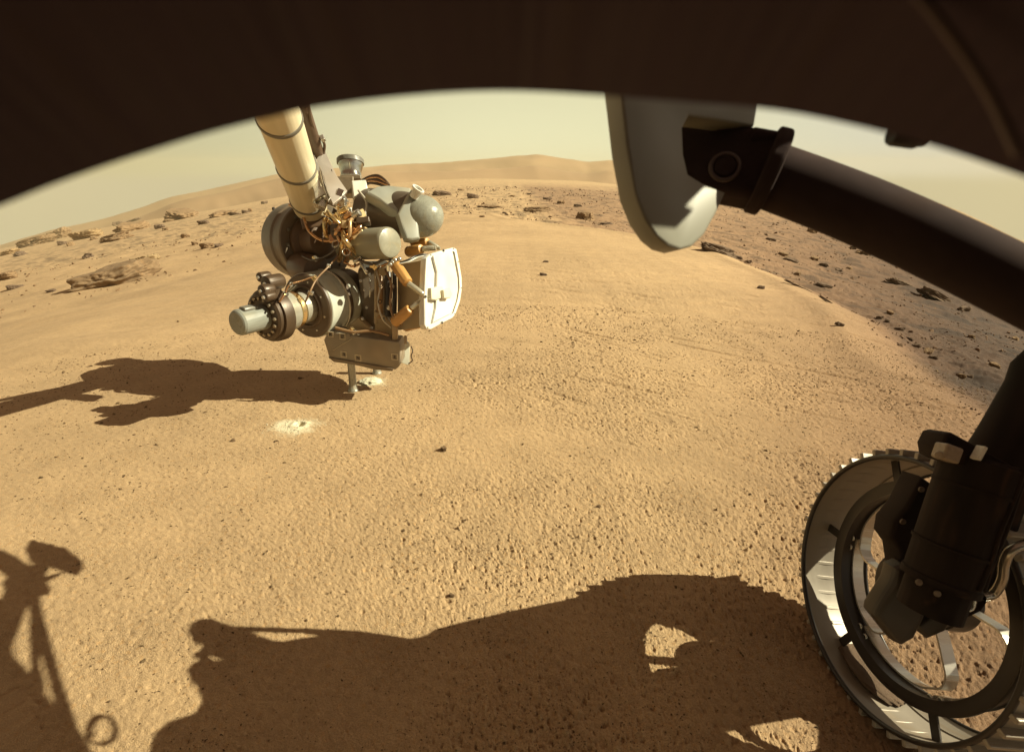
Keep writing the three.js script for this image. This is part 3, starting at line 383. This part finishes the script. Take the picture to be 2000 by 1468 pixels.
// wheel
{
  const w = grp('wheel'); const k = 0.85, C = V3(0.753 * k, CAM_H - (CAM_H - 0.084) * k, -0.813 * k), yaw = -0.03, roll = 0.15, R = 0.27 * k, W = 0.125;
  const e1 = V3(Math.sin(yaw), 0, -Math.cos(yaw)), e2 = V3(Math.sin(roll) * Math.cos(yaw), Math.cos(roll), Math.sin(roll) * Math.sin(yaw)), e3 = e1.clone().cross(e2).normalize();
  const X = new THREE.Matrix4().makeBasis(e1, e2, e3).setPosition(C), put = (g) => g.applyMatrix4(X);
  const zl = (prof, seg = 120) => { const g = new THREE.LatheGeometry(prof.map(([z, r]) => new THREE.Vector2(r, z)), seg); g.rotateX(Math.PI / 2); return put(toCreasedNormals(g, 0.6)); };
  const rs = R - 0.007;
  add('rim_skin', zl([[0, rs], [0.05, rs + 0.003], [0.1, rs], [0.104, rs - 0.004], [0.1, rs - 0.004], [0.05, rs - 0.001], [0, rs - 0.004], [0, rs]]), wheelAlu, w);
  add('inner_barrel', zl([[0.098, rs - 0.001], [0.112, rs * 0.975], [0.13, rs * 0.94], [0.13, rs * 0.925], [0.112, rs * 0.96], [0.098, rs - 0.006], [0.098, rs - 0.001]]), wheelAlu, w);
  add('rim_edge', put(new THREE.TorusGeometry(rs - 0.002, 0.0045, 10, 140)), wheelDark, w);
  add('rim_edge', put(new THREE.TorusGeometry(rs * 0.932, 0.004, 10, 140).translate(0, 0, 0.13)), wheelDark, w);
  const NG = 48;
  const treadGeo = (() => { const g = new RoundedBoxGeometry(0.008, 0.015, 0.106, 1, 0.002); return g; })();
  for (let i = 0; i < NG; i++) { const g = treadGeo.clone(); g.translate(0, R - 0.002, 0.051); g.rotateZ(i / NG * Math.PI * 2); add('grouser', put(g), wheelAlu, w); }
  const z1 = 0.068; const zr = 0.04;
add('inner_ring', zl([[zr, R * 0.8], [zr + 0.004, R * 0.8], [zr + 0.006, R * 0.72], [zr + 0.025, R * 0.715], [zr + 0.025, R * 0.7], [zr, R * 0.705], [zr, R * 0.8]]), wheelDark, w);
  for (let i = 0; i < 6; i++) { const a = i / 6 * 6.283 + 0.35; add('shadow_bar_tab', put(new RoundedBoxGeometry(0.016, R * 0.2, 0.004, 1, 0.001).translate(0, R * 0.88, zr + 0.008).rotateZ(a)), wheelDark, w); }  // dark bars added to mimic shadow bars across the barrel; they also hold the ring
  add('stiffening_ring', zl([[z1 + 0.02, R * 0.755], [z1 + 0.02, R * 0.735], [z1 - 0.012, R * 0.735], [z1 - 0.012, R * 0.76], [z1 - 0.009, R * 0.76], [z1 - 0.009, R * 0.745], [z1 + 0.017, R * 0.745], [z1 + 0.02, R * 0.755]]), wheelDark, w);
  // curved flexure spokes from hub to ring
  for (let i = 0; i < 6; i++) {
    const a0 = i / 6 * Math.PI * 2 + 0.62, pts = []; for (let t = 0; t <= 1.001; t += 0.25) pts.push(V3((0.05 + (R * 0.56 - 0.05) * t) * Math.cos(a0 + 0.1 * t), (0.05 + (R * 0.56 - 0.05) * t) * Math.sin(a0 + 0.1 * t), 0));
    for (let t = 0; t <= 1.001; t += 0.1) { const r = R * (0.63 + 0.045 * Math.min(1, t * 4) + 0.02 * t), a = a0 + 0.2 + 1.15 * t; pts.push(V3(r * Math.cos(a), r * Math.sin(a), 0)); }
    const c = new THREE.CatmullRomCurve3(pts), n = 90, pos = [], idx = [], uv = [], th = 0.0016, hw = 0.011;
    for (let j = 0; j <= n; j++) { const p = c.getPoint(j / n), t = c.getTangent(j / n), s = V3(-t.y, t.x, 0); for (const [a, b] of [[-1, -1], [1, -1], [1, 1], [-1, 1]]) { const q = p.clone().addScaledVector(s, a * th); pos.push(q.x, q.y, z1 + 0.004 + b * hw); uv.push(j / n, a); } }
    for (let j = 0; j < n; j++) for (let m = 0; m < 4; m++) { const a = j * 4 + m, b = j * 4 + (m + 1) % 4; idx.push(a, b, a + 4, b, b + 4, a + 4); }
    let g = new THREE.BufferGeometry(); g.setAttribute('position', new THREE.Float32BufferAttribute(pos, 3)); g.setAttribute('uv', new THREE.Float32BufferAttribute(uv, 2)); g.setIndex(idx); g.computeVertexNormals(); g = toCreasedNormals(g, 0.6);
    add('flexure_spoke', put(g), titanium, w);
    const e = pts[pts.length - 1]; for (const s of [-0.05, 0.05]) { const a = Math.atan2(e.y, e.x) + s * 1.2 - 0.06; add('rivet', put(new THREE.TorusGeometry(0.0045, 0.0018, 8, 16).translate(R * 0.71 * Math.cos(a), R * 0.71 * Math.sin(a), z1 - 0.014)), alu, w); }
  }
  add('hub_disc', zl([[W - 0.05, 0.001], [W - 0.05, 0.055], [W - 0.045, 0.06], [W - 0.01, 0.06], [W - 0.005, 0.055], [W - 0.005, 0.001]], 48), wheelDark, w);
  add('wheel_hub', zl([[z1 - 0.05, 0.001], [z1 - 0.05, 0.05], [z1 - 0.045, 0.056], [z1 + 0.03, 0.058], [z1 + 0.03, 0.001]], 48), wheelDark, w);
  add('sand_inside', (() => { const g = new THREE.SphereGeometry(1, 40, 20); const p = g.attributes.position; for (let i = 0; i < p.count; i++) { const x = p.getX(i), y = p.getY(i), z = p.getZ(i), q = 1 + 0.2 * n3(x * 4, y * 4, z * 4); p.setXYZ(i, x * 0.07 * q, y * 0.006 * q, z * 0.04 * q); } g.translate(0.02, -rs + 0.012, 0.07); g.computeVertexNormals(); return put(g); })(), new THREE.MeshStandardMaterial({ color: new THREE.Color().setRGB(0.17, 0.11, 0.07), roughness: 1, bumpMap: grainBump, bumpScale: 0.003 }), w);
  // steering strut in front of it
  const s = grp('steering_strut');
  add('strut_tube', [tube([V3(1.05, 0.5, 0.3), V3(1.0, 0.56, -0.1), V3(0.9, 0.585, -0.45), P(2080, 690, 0.72), P(2030, 770, 0.72), P(1975, 865, 0.72), P(1945, 910, 0.72)], 0.04, 40, 24)], strutMat, s);
  const a = P(1922, 895, 0.66), b = P(1815, 1192, 0.68), L = a.distanceTo(b);
  add('steering_actuator', lathe(a, b, [[0, 0], [0, 0.039], [0.004, 0.043], [L * 0.76, 0.041], [L * 0.77, 0.043], [L * 0.81, 0.043], [L * 0.815, 0.036], [L, 0.036], [L, 0]], 48), strutMat, s);
  const nb = TOCAM.clone().addScaledVector(RIGHT, -0.15);
  { const ax = b.clone().sub(a).normalize(), q = (k, e) => a.clone().addScaledVector(ax, L * k).addScaledVector(TOCAM, 0.043 * Math.cos(e)).addScaledVector(RIGHT, -0.043 * Math.sin(e));
    for (const k of [0.18, 0.56]) add('cable_band', lathe(a.clone().addScaledVector(ax, L * k), b, [[0, 0.04], [0, 0.0437], [0.004, 0.0437], [0.004, 0.04]], 40), strutMat, s);
    add('strut_cable', tube([q(0.02, -0.3), q(0.2, -0.35), q(0.4, -0.28), q(0.6, -0.35), q(0.78, -0.3)], 0.003, 30, 7), strutMat, s); add('strut_cable', tube([q(0.02, -0.5), q(0.2, -0.48), q(0.4, -0.55), q(0.6, -0.48), q(0.78, -0.52)], 0.0035, 30, 7), strutMat, s); }
  add('mount_plate', slab([[1838, 872], [1850, 848], [1862, 845], [1992, 916], [1988, 945], [1860, 905], [1842, 896]], P(1910, 890, 0.64), nb, 0.05, 0.004), strutMat, s);
  add('mount_tab', [block(P(1850, 884, 0.635), TOCAM, 0.022, 0.02, 0.02, 0.003, -0.35), cyl(P(1835, 888, 0.635), P(1834, 889, 0.628), 0.005)], M(0.38, 0.3, 0.22, 0.5), s);
  add('mount_clip', block(P(1912, 884, 0.63), TOCAM, 0.005, 0.018, 0.012, 0.001, -0.5), white, s);
  add('fork_plate', slab([[1800, 930], [1770, 990], [1745, 1020], [1740, 1050], [1758, 1075], [1764, 1115], [1820, 1110], [1845, 960]], P(1790, 1020, 0.74), nb, 0.05, 0.006), strutMat, s);
  add('fork_plate', slab([[1990, 935], [2020, 960], [1990, 1050], [1955, 1100], [1952, 1150], [1920, 1195], [1880, 1215], [1860, 1200], [1900, 1120], [1950, 960]], P(1930, 1080, 0.72), nb, 0.05, 0.006), strutMat, s);
  for (const [x, y, d] of [[1763, 1018, 0.74], [1799, 955, 0.74], [1925, 1118, 0.72], [1968, 1050, 0.72], [1794, 1136, 0.66], [1830, 1158, 0.65]]) { const p = onPlane(x, y, P(x, y, d - 0.003), nb); add('bolt', cyl(p, p.clone().addScaledVector(nb, 0.003), 0.0042, 0.004, 0.001, 12), M(0.17, 0.125, 0.09, 0.6, 0.2), s); }
  add('drive_motor', [slab([[1745, 1140], [1752, 1112], [1770, 1105], [1850, 1140], [1838, 1182], [1812, 1206], [1790, 1250], [1765, 1264], [1752, 1258], [1710, 1205], [1712, 1192]], P(1780, 1190, 0.72), nb, 0.04, 0.01), slab([[1790, 1222], [1850, 1180], [1880, 1190], [1850, 1235], [1815, 1250], [1800, 1238]], P(1830, 1215, 0.73), nb, 0.03, 0.008)], M(0.04, 0.03, 0.023, 0.75), s);
  add('strut_cable', [tube([P(2010, 1060, 0.66), P(1975, 1075, 0.66), P(1962, 1100, 0.665), P(1958, 1130, 0.67), P(1940, 1160, 0.68), P(1920, 1165, 0.68)], 0.006, 40)], M(0.5, 0.46, 0.4, 0.3, 0.7), s);
  add('strut_clip', tube([P(1905, 1158, 0.66), P(1903, 1170, 0.66), P(1897, 1188, 0.66), P(1880, 1192, 0.66)], 0.003, 20), alu, s);
}
// unseen mast and added flat plates, cut to cast shadows on ground and bracket
{
  const XP = 0.95;
  const shape = (pts, x = XP) => pts.map(([px, py]) => { const g = hit(px, py, baseH); const t = (x - g.x) / SUN.x; return new THREE.Vector2(-(g.z + t * SUN.z), g.y + t * SUN.y); });
  const ex = (pts, holes = [], x = XP) => { const s = new THREE.Shape(shape(pts, x)); for (const h of holes) s.holes.push(new THREE.Path(shape(h, x))); const g = new THREE.ExtrudeGeometry(s, { depth: 0.006, bevelEnabled: false }); g.applyMatrix4(new THREE.Matrix4().makeBasis(V3(0, 0, -1), V3(0, 1, 0), V3(1, 0, 0)).setPosition(x, 0, 0)); return g; };
  add('added_side_blocker', ex([[250, 1560], [290, 1468], [300, 1432], [330, 1408], [380, 1392], [394, 1370], [385, 1345], [370, 1328], [364, 1308], [376, 1295], [390, 1288], [376, 1284], [378, 1274], [388, 1272], [394, 1262], [374, 1250], [365, 1232], [372, 1218], [388, 1209], [408, 1207], [430, 1216], [450, 1222], [520, 1224], [640, 1228], [690, 1231], [750, 1239], [800, 1247], [830, 1241], [850, 1228], [900, 1215], [1000, 1192], [1100, 1172], [1190, 1158], [1210, 1190], [1184, 1240], [1180, 1280], [1186, 1320], [1205, 1362], [1290, 1420], [1308, 1450], [1310, 1560]], [[[488, 1232], [500, 1242], [530, 1251], [560, 1251], [590, 1245], [622, 1242], [590, 1236], [540, 1236]], [[402, 1278], [414, 1280], [432, 1289], [420, 1290], [408, 1286]]]), greyDark);  // added unseen plate, cut to the outline of the rover shadow
  add('added_wheel_blocker', ex([[1170, 1165], [1300, 1140], [1440, 1122], [1450, 1185], [1540, 1210], [1620, 1265], [1660, 1350], [1655, 1480], [1600, 1480], [1592, 1394], [1470, 1416], [1380, 1438], [1305, 1452], [1300, 1425], [1170, 1400]], [[[1216, 1213], [1270, 1215], [1350, 1237], [1422, 1261], [1352, 1283], [1330, 1284], [1260, 1279], [1184, 1284], [1188, 1250]], [[1183, 1296], [1240, 1292], [1325, 1302], [1280, 1332], [1210, 1363], [1190, 1330]]], 1.2), greyDark);  // added unseen plate, its openings shaped for the sunlit gaps by the wheel
  { const xd = 0.7, pt = (px, py) => { const g = onPlane(px, py, P(1330, 330, 0.3128), V3(0.42, 0.28, 0.86).normalize()), t = (xd - g.x) / SUN.x; return [-(g.z + t * SUN.z), g.y + t * SUN.y]; };
    const q = [[1190, 420], [1225, 432], [1258, 438], [1318, 443], [1352, 408], [1336, 400], [1375, 362], [1425, 366], [1460, 300], [1490, 200], [1490, 60], [1150, 60], [1160, 250]].map(([a, b]) => new THREE.Vector2(...pt(a, b)));
    const g = new THREE.ExtrudeGeometry(new THREE.Shape(q), { depth: 0.002, bevelEnabled: false }); g.applyMatrix4(new THREE.Matrix4().makeBasis(V3(0, 0, -1), V3(0, 1, 0), V3(1, 0, 0)).setPosition(xd, 0, 0)); add('added_bracket_blocker', g, greyDark); }  // added unseen plate that shades the upper part of the bracket
  const mast = grp('mast');
  add('mast_pole', ex([[56, 1185], [74, 1160], [76, 1190], [108, 1306], [144, 1418], [182, 1480], [140, 1480], [108, 1384], [76, 1262], [72, 1290], [84, 1350], [58, 1326]]), greyDark, mast);
  add('mast_head', [ex([[47, 1073], [58, 1054], [124, 1070], [155, 1094], [158, 1108], [146, 1124], [110, 1112], [86, 1102], [60, 1100]]), ex([[-80, 1060], [0, 1074], [20, 1082], [60, 1108], [64, 1098], [92, 1104], [84, 1126], [124, 1116], [86, 1136], [96, 1152], [90, 1162], [74, 1163], [60, 1190], [50, 1180], [18, 1262], [22, 1280], [-80, 1290], [-80, 1170], [0, 1170], [8, 1150], [2, 1138], [12, 1128], [-2, 1114], [-80, 1110]], [], XP + 0.1)], greyDark, mast);
  add('added_corner_blocker', ex([[-120, 1275], [0, 1272], [20, 1280], [46, 1308], [86, 1358], [108, 1388], [146, 1434], [170, 1480], [190, 1560], [-120, 1560]], [], XP + 0.1), greyDark, mast);  // added unseen plate, cut to the shadow mass at the bottom left
  add('cable_loop', ex([[165, 1440], [168, 1412], [180, 1396], [196, 1393], [214, 1400], [226, 1420], [222, 1442], [206, 1454], [190, 1456], [172, 1448]], [[[174, 1424], [184, 1408], [196, 1399], [210, 1405], [219, 1421], [216, 1438], [204, 1448], [190, 1449], [172, 1444], [178, 1434]]]), dark, mast);
}

// ------------------------------------------------------------------ rocks
const rockMat = (r, g, b) => new THREE.MeshStandardMaterial({ color: new THREE.Color().setRGB(r, g, b), roughness: 1, bumpMap: grainBump, bumpScale: 0.004, map: dustMap });
const rockTan = rockMat(0.40, 0.27, 0.14), rockBrown = rockMat(0.32, 0.205, 0.11), rockDark = rockMat(0.19, 0.125, 0.08);
function rockGeo(sd, layers = 3, jag = 0.35, det = 4) {
  let g = mergeVertices(new THREE.IcosahedronGeometry(1, det * 8).deleteAttribute('normal').deleteAttribute('uv')); const p = g.attributes.position, v = V3();
  for (let i = 0; i < p.count; i++) {
    v.fromBufferAttribute(p, i); const q = v.clone(); const big = n3(q.x * 1.1 + sd, q.y * 1.3 + sd * 2, q.z * 1.1 - sd), md = Math.abs(n3(q.x * 2.6 - sd, q.y * 3.6, q.z * 2.6 + sd)), fi = n3(q.x * 7 + sd, q.y * 9, q.z * 7);
    let k = 1 + jag * 1.6 * big - jag * 0.9 * md + 0.06 * fi; { const ly = q.y * layers * 1.2 + 1.2 * big + 0.35 * n2(q.x * 5 + sd, q.z * 5), sw = ly - Math.floor(ly); k *= 1 + 0.11 * (sw < 0.82 ? sw / 0.82 - 0.5 : 0.5 - (sw - 0.82) / 0.18); k += 0.035 * n3(q.x * 17, q.y * 21 + sd, q.z * 17); }
    const box = 1 / Math.max(Math.abs(q.x), Math.abs(q.z), 0.72); v.multiplyScalar(k * (0.55 + 0.45 * Math.min(box, 1.35))); v.y = Math.max(Math.min(v.y, 0.72 + 0.3 * big + 0.05 * fi), -0.55); p.setXYZ(i, v.x, v.y, v.z);
  }
  const uv = new Float32Array(p.count * 2); for (let i = 0; i < p.count; i++) { uv[i * 2] = p.getX(i) * 1.2 + p.getY(i) * 0.4; uv[i * 2 + 1] = p.getZ(i) * 1.2 + p.getY(i) * 0.8; } g.setAttribute('uv', new THREE.BufferAttribute(uv, 2));
  g.computeVertexNormals(); return g;
}
const ORD = ['first', 'second', 'third', 'fourth', 'fifth', 'sixth', 'seventh', 'eighth', 'ninth', 'tenth', 'eleventh', 'twelfth', 'thirteenth', 'fourteenth', 'fifteenth', 'sixteenth', 'seventeenth', 'eighteenth', 'nineteenth', 'twentieth', 'twenty-first', 'twenty-second', 'twenty-third', 'twenty-fourth', 'twenty-fifth', 'twenty-sixth', 'twenty-seventh', 'twenty-eighth', 'twenty-ninth', 'thirtieth'];
const ranked = (list) => list.sort((a, b) => a[0] - b[0]).map((e, i) => [...e, ORD[i]]);
const RG = [1.3, 4.7, 9.2, 14.4, 21.1, 27.9].map((s, i) => rockGeo(s, 2 + i % 3, 0.3 + 0.05 * (i % 3), 4));
const names = {}; const numbered = (n) => { const k = names[n] = (names[n] ?? -1) + 1; return k ? `${n}_${String(k).padStart(3, '0')}` : n; };
function rock(name, label, px, py, wpx, hpx, { v = 0, mat = rockTan, deep = 0.7, tilt = 0, turn = 0, group, sink = 0.25 } = {}) {
  const p = hit(px, py, groundH), d = p.clone().sub(camera.position).dot(FWD), m = new THREE.Mesh(RG[v % RG.length], mat); const w = wpx / FPX * d / 2.35, h = hpx / FPX * d / 1.75;
  m.scale.set(w, h, w * deep); m.rotation.set(0, turn, tilt); m.position.set(p.x, p.y + h * (0.55 - sink), p.z - w * deep * 0.5); m.name = numbered(name); m.userData = { label, category: 'rock' }; if (group) m.userData.group = group; m.castShadow = m.receiveShadow = true; scene.add(m); return m;
}
rock('layered_boulder', 'large layered tan boulder with undercut lower edge lying on smooth sand', 214, 556, 160, 62, { v: 0, tilt: 0.26, deep: 0.7, turn: 0.3, mat: rockMat(0.29, 0.19, 0.105), sink: 0.45 });
rock('pale_boulder', 'rounded pale boulder half buried behind the large layered boulder', 278, 516, 66, 28, { v: 1, tilt: 0.2, sink: 0.4, mat: rockMat(0.42, 0.295, 0.16) });
rock('ledge_rock', 'dark jagged rock ledge at the end of the rocky rise', 62, 480, 84, 22, { v: 2, tilt: 0.3, mat: rockBrown });
rock('ledge_rock', 'dark brown angular ledge rock just above the long undercut slab', 112, 466, 50, 28, { v: 3, tilt: 0.35, mat: rockBrown });
rock('ledge_rock', 'tan blocky rock with flat face between two dark ledges', 165, 466, 64, 26, { v: 4, tilt: 0.15, mat: rockTan });
rock('undercut_slab', 'long low rock slab with dark underside on the sand rise', 222, 470, 70, 18, { v: 5, tilt: 0.2, mat: rockBrown, sink: 0.1 });
rock('ledge_rock', 'broken brown rock cluster at the middle of the rocky rise', 252, 452, 62, 24, { v: 0, tilt: 0.15, turn: 1, mat: rockBrown });
rock('ledge_rock', 'dark flat rock chip standing proud on the rise crest', 262, 434, 30, 10, { v: 1, tilt: 0.25, mat: rockDark });
rock('ledge_rock', 'wide brown outcrop with shadowed clefts near the arm', 352, 428, 86, 26, { v: 2, tilt: 0.12, turn: 2, mat: rockBrown });
rock('ledge_rock', 'dark stone at the foot of the wide brown outcrop', 310, 446, 22, 12, { v: 3, mat: rockDark });
rock('ledge_rock', 'second dark stone below the wide brown outcrop', 396, 438, 24, 12, { v: 4, mat: rockDark });
rock('pale_mound', 'smooth pale rounded rock above the wide brown outcrop', 420, 405, 50, 18, { v: 5, tilt: 0.1, mat: rockMat(0.47, 0.36, 0.2) });
rock('ledge_rock', 'thin brown ledge rock beside the grey wrist drum', 430, 422, 60, 14, { v: 1, turn: 1, tilt: 0.1, mat: rockBrown });
rock('rubble_stone', 'loose brown stone cluster on open sand below the outcrop', 402, 484, 30, 14, { v: 2, turn: 3, mat: rockBrown });
rock('edge_rock', 'dark shadowed rock cut off by the photo border', 8, 546, 44, 22, { v: 4, mat: rockBrown, tilt: 0.2 });
rock('edge_rock', 'low tan rock near the border above the shadowed rock', 10, 498, 46, 14, { v: 3, mat: rockTan, tilt: 0.25 });
rock('wedge_rock', 'dark wedge shaped rock beside the round port of the shroud', 862, 382, 40, 14, { v: 3, mat: rockDark, tilt: -0.1 });
rock('wedge_rock', 'small dark pointed rock between wedge rock and low mounds', 922, 388, 24, 14, { v: 0, mat: rockDark, tilt: -0.2 });
rock('sand_mound', 'low wide mound with dark left flank beyond the bare slab', 1050, 412, 66, 12, { v: 5, mat: rockBrown });
rock('peak_rock', 'peaked brown rock standing alone left of the hanging bracket', 1146, 430, 52, 24, { v: 2, turn: 1.2, mat: rockBrown });
rock('far_stone', 'tiny dark ridge stone on the far plain left of the bracket', 1166, 352, 26, 6, { v: 1, mat: rockDark });
rock('flat_stone', 'low flat brown stone on the slab rim under the bracket tip', 955, 406, 50, 8, { v: 4, mat: rockBrown });
rock('slab_edge_shade', 'added dark flat shape standing in for the shadow at slab edge by bracket tip', 1405, 494, 90, 22, { v: 5, mat: rockDark, tilt: -0.3, deep: 0.5 });  // dark shape added where a shadow lies at the slab edge
rock('dark_outcrop', 'long dark outcrop below the suspension tube on the right plain', 1835, 585, 80, 18, { v: 2, mat: rockDark, tilt: -0.45, deep: 0.5 });
rock('dark_outcrop', 'flat dark outcrop left of the long outcrop under the tube', 1760, 556, 56, 14, { v: 3, mat: rockDark, tilt: -0.35, deep: 0.5 });
rock('dark_outcrop', 'small dark outcrop at the end of the long outcrop', 1885, 608, 26, 14, { v: 1, mat: rockDark });
rock('slab_stone', 'lone dark oval stone lying on the pale slab', 1487, 564, 14, 9, { v: 0, mat: rockDark });
rock('slab_stone', 'dark twin lobed stone on the slab near its rim', 1641, 636, 20, 10, { v: 1, mat: rockDark, tilt: -0.4 });
rock('slab_stone', 'small dark curved stone on slab right of white box', 1062, 538, 18, 6, { v: 2, mat: rockDark, tilt: -0.2 });
rock('slab_stone', 'little dark stone on slab above the curved stone', 1066, 512, 12, 5, { v: 3, mat: rockDark });
rock('crack_shade', 'thin dark strip added for the shaded crack along the slab rim', 1560, 560, 66, 5, { v: 4, mat: rockDark, tilt: -0.42, deep: 0.2 });  // dark slivers added in place of the shaded crack
rock('crack_shade', 'second thin dark strip added for the shaded crack farther along the rim', 1618, 590, 50, 5, { v: 2, mat: rockDark, tilt: -0.55, deep: 0.2 });
for (const [x, y, w, h, o] of ranked([[1442, 506, 24, 9], [1462, 514, 16, 8], [1532, 500, 26, 10], [1548, 512, 30, 10], [1592, 508, 22, 9], [1610, 520, 28, 9], [1640, 530, 20, 8], [1560, 536, 18, 8], [1660, 526, 18, 8], [1588, 454, 26, 12], [1628, 458, 20, 9], [1612, 560, 40, 9], [1690, 498, 40, 10], [1728, 502, 24, 8], [1735, 630, 16, 9], [1760, 645, 20, 8], [1778, 664, 22, 8], [1792, 678, 16, 9], [1815, 690, 24, 12], [1825, 700, 18, 8], [1878, 738, 18, 12], [1896, 738, 12, 9], [1720, 622, 14, 7], [1945, 716, 20, 10], [1985, 664, 16, 9], [1900, 660, 18, 8], [1668, 486, 16, 7], [1508, 470, 22, 8], [1740, 612, 14, 7]]))
  rock('dark_rock', `small dark angular rock on the brown right plain, ${o} counted from its left end`, x, y, w, h, { v: Math.floor(rnd() * 6), mat: rnd() < 0.5 ? rockDark : rockBrown, turn: rr(0, 6), tilt: -0.2, group: 'small dark rocks on the plain right of the slab' });
for (const [x, y, w, h, o] of ranked([[1070, 390, 22, 7], [1096, 398, 20, 9], [1128, 404, 20, 8], [1185, 438, 30, 6], [985, 418, 12, 6], [1075, 424, 12, 4], [900, 372, 16, 5], [1000, 384, 12, 4], [1035, 380, 14, 5], [942, 424, 12, 5]]))
  rock('plain_rock', `small brown rock on bare ground between turret and bracket, ${o} counted from the turret`, x, y, w, h, { v: Math.floor(rnd() * 6), mat: rnd() < 0.6 ? rockDark : rockBrown, turn: rr(0, 6), group: 'small rocks on the ground between turret and bracket' });
for (const [x, y, w, h, o] of ranked([[120, 478, 14, 8], [136, 480, 12, 8], [182, 468, 16, 7], [322, 450, 14, 6], [344, 420, 22, 9], [372, 420, 20, 9], [455, 420, 18, 6], [480, 416, 14, 6], [488, 414, 10, 8], [515, 398, 14, 6], [228, 440, 14, 8], [170, 503, 20, 9], [282, 512, 12, 5], [35, 500, 24, 8], [360, 464, 12, 8], [425, 482, 14, 6], [380, 478, 12, 6], [98, 570, 14, 5], [28, 564, 24, 8]]))
  rock('rise_rock', `small brown rock among the ledges of the sandy rise, ${o} counted from the left border`, x, y, w * 1.4, h * 1.4, { v: Math.floor(rnd() * 6), mat: rnd() < 0.5 ? rockDark : rockBrown, turn: rr(0, 6), tilt: 0.1, group: 'small rocks on the sandy rise' });
for (const [x, y, w, h, o] of ranked([[455, 862, 9, 9], [866, 880, 16, 12], [585, 740, 9, 5], [882, 1166, 14, 10], [262, 850, 5, 4], [347, 629, 6, 5], [229, 568, 7, 7], [270, 548, 7, 5], [1170, 990, 9, 6]]))
  rock('grit_stone', `tiny stone by itself on the foreground sand, ${o} counted from the left border`, x, y, w, h, { v: Math.floor(rnd() * 6), mat: rockBrown, turn: rr(0, 6), group: 'tiny stones on the foreground sand' });
// powder heaped under the turret
{
  const p = hit(724, 746); const g = new THREE.SphereGeometry(1, 48, 24, 0, 6.2832, 0, 1.6); const q = g.attributes.position;
  for (let i = 0; i < q.count; i++) { const x = q.getX(i), y = q.getY(i), z = q.getZ(i), k = 1 + 0.25 * n3(x * 3, y * 3, z * 3) + 0.12 * n3(x * 9, y * 9, z * 9); q.setXYZ(i, x * k, y * k, z * k); }
  g.scale(0.05, 0.022, 0.04); g.computeVertexNormals(); const m = new THREE.Mesh(g, new THREE.MeshStandardMaterial({ color: new THREE.Color().setRGB(0.72, 0.68, 0.5), roughness: 1, bumpMap: grainBump, bumpScale: 0.003 }));
  m.position.set(p.x, groundH(p.x, p.z) - 0.002, p.z); m.name = 'powder_heap'; m.userData = { label: 'small heap of white drill powder beneath the turret between the contact feet', category: 'powder heap' }; m.castShadow = m.receiveShadow = true; scene.add(m);
}
// loose grit and rubble
function scatter(name, label, N, geo, mat, fn) {
  const im = new THREE.InstancedMesh(geo, mat, N), o = new THREE.Object3D(), c = new THREE.Color(); let n = 0;
  for (let i = 0; i < N * 6 && n < N; i++) { const r = fn(); if (!r) continue; const [x, z, s] = r; o.position.set(x, groundH(x, z) + s * 0.15, z); o.rotation.set(rr(0, 6), rr(0, 6), rr(0, 6)); o.scale.set(s * rr(0.7, 1.4), s * rr(0.5, 0.9), s * rr(0.7, 1.4)); o.updateMatrix(); im.setMatrixAt(n, o.matrix); const k = rr(0.55, 1.0); im.setColorAt(n, c.setRGB(k, k * 0.95, k * 0.9)); n++; }
  im.count = n; im.name = name; im.userData = { kind: 'stuff', label, category: name }; im.castShadow = im.receiveShadow = true; scene.add(im);
}
const small = rockGeo(3.3, 2, 0.3, 0.25);
scatter('grit', 'loose grit grains strewn over the foreground sand', 20000, small, rockMat(0.36, 0.245, 0.125), () => { const a = rr(-0.85, 0.8), r = 0.4 + 3.2 * rnd() ** 1.1, x = r * Math.sin(a), z = -r * Math.cos(a); return 0.25 + 0.6 * pitMask(x, z) + 0.5 * n2(x * 9, z * 9) > rnd() ? [x, z, rr(0.0006, 0.0016) * (0.5 + 0.45 * r) * (rnd() < 0.03 ? 2.2 : 1)] : null; });
const pale = new THREE.MeshStandardMaterial({ color: new THREE.Color().setRGB(0.72, 0.68, 0.52), roughness: 1 });
scatter('powder_grains', 'pale crumbs of drill powder around the drill hole and heap', 260, small, pale, () => { const [dx, dz, dr] = DUST[rnd() < 0.6 ? 0 : 1], a = rr(0, 6.283), r = dr * 1.5 * rnd() ** 0.8; return [dx + 1.25 * r * Math.cos(a), dz + r * Math.sin(a), rr(0.0006, 0.0018) * (rnd() < 0.05 ? 2 : 1)]; });
scatter('rubble', 'scattered dark rubble over the plain beyond the slab rim', 4500, small, rockMat(0.27, 0.165, 0.095), () => { const a = rr(-0.2, 0.95), r = 2.5 * Math.exp(rnd() * 3.2), x = r * Math.sin(a), z = -r * Math.cos(a); return rimSide(x, -z) > 0.1 && n2(x * 0.9, z * 0.9) + 0.6 * n2(x * 3, z * 3) > rr(-0.2, 0.6) ? [x, z, rr(0.0015, 0.006) * (0.6 + r * 0.18) * (rnd() < 0.05 ? 2 : 1)] : null; });
scatter('rubble_001', 'broken rock chips lying among the ledges of the left rise', 350, small, rockBrown, () => { const a = rr(-0.92, -0.35), r = rr(9, 30), x = r * Math.sin(a), z = -r * Math.cos(a); return n2(x * 0.5 + 3, z * 0.5) > rr(-0.1, 0.4) ? [x, z, rr(0.006, 0.02) * (0.4 + r * 0.07)] : null; });

renderer.render(scene, camera);
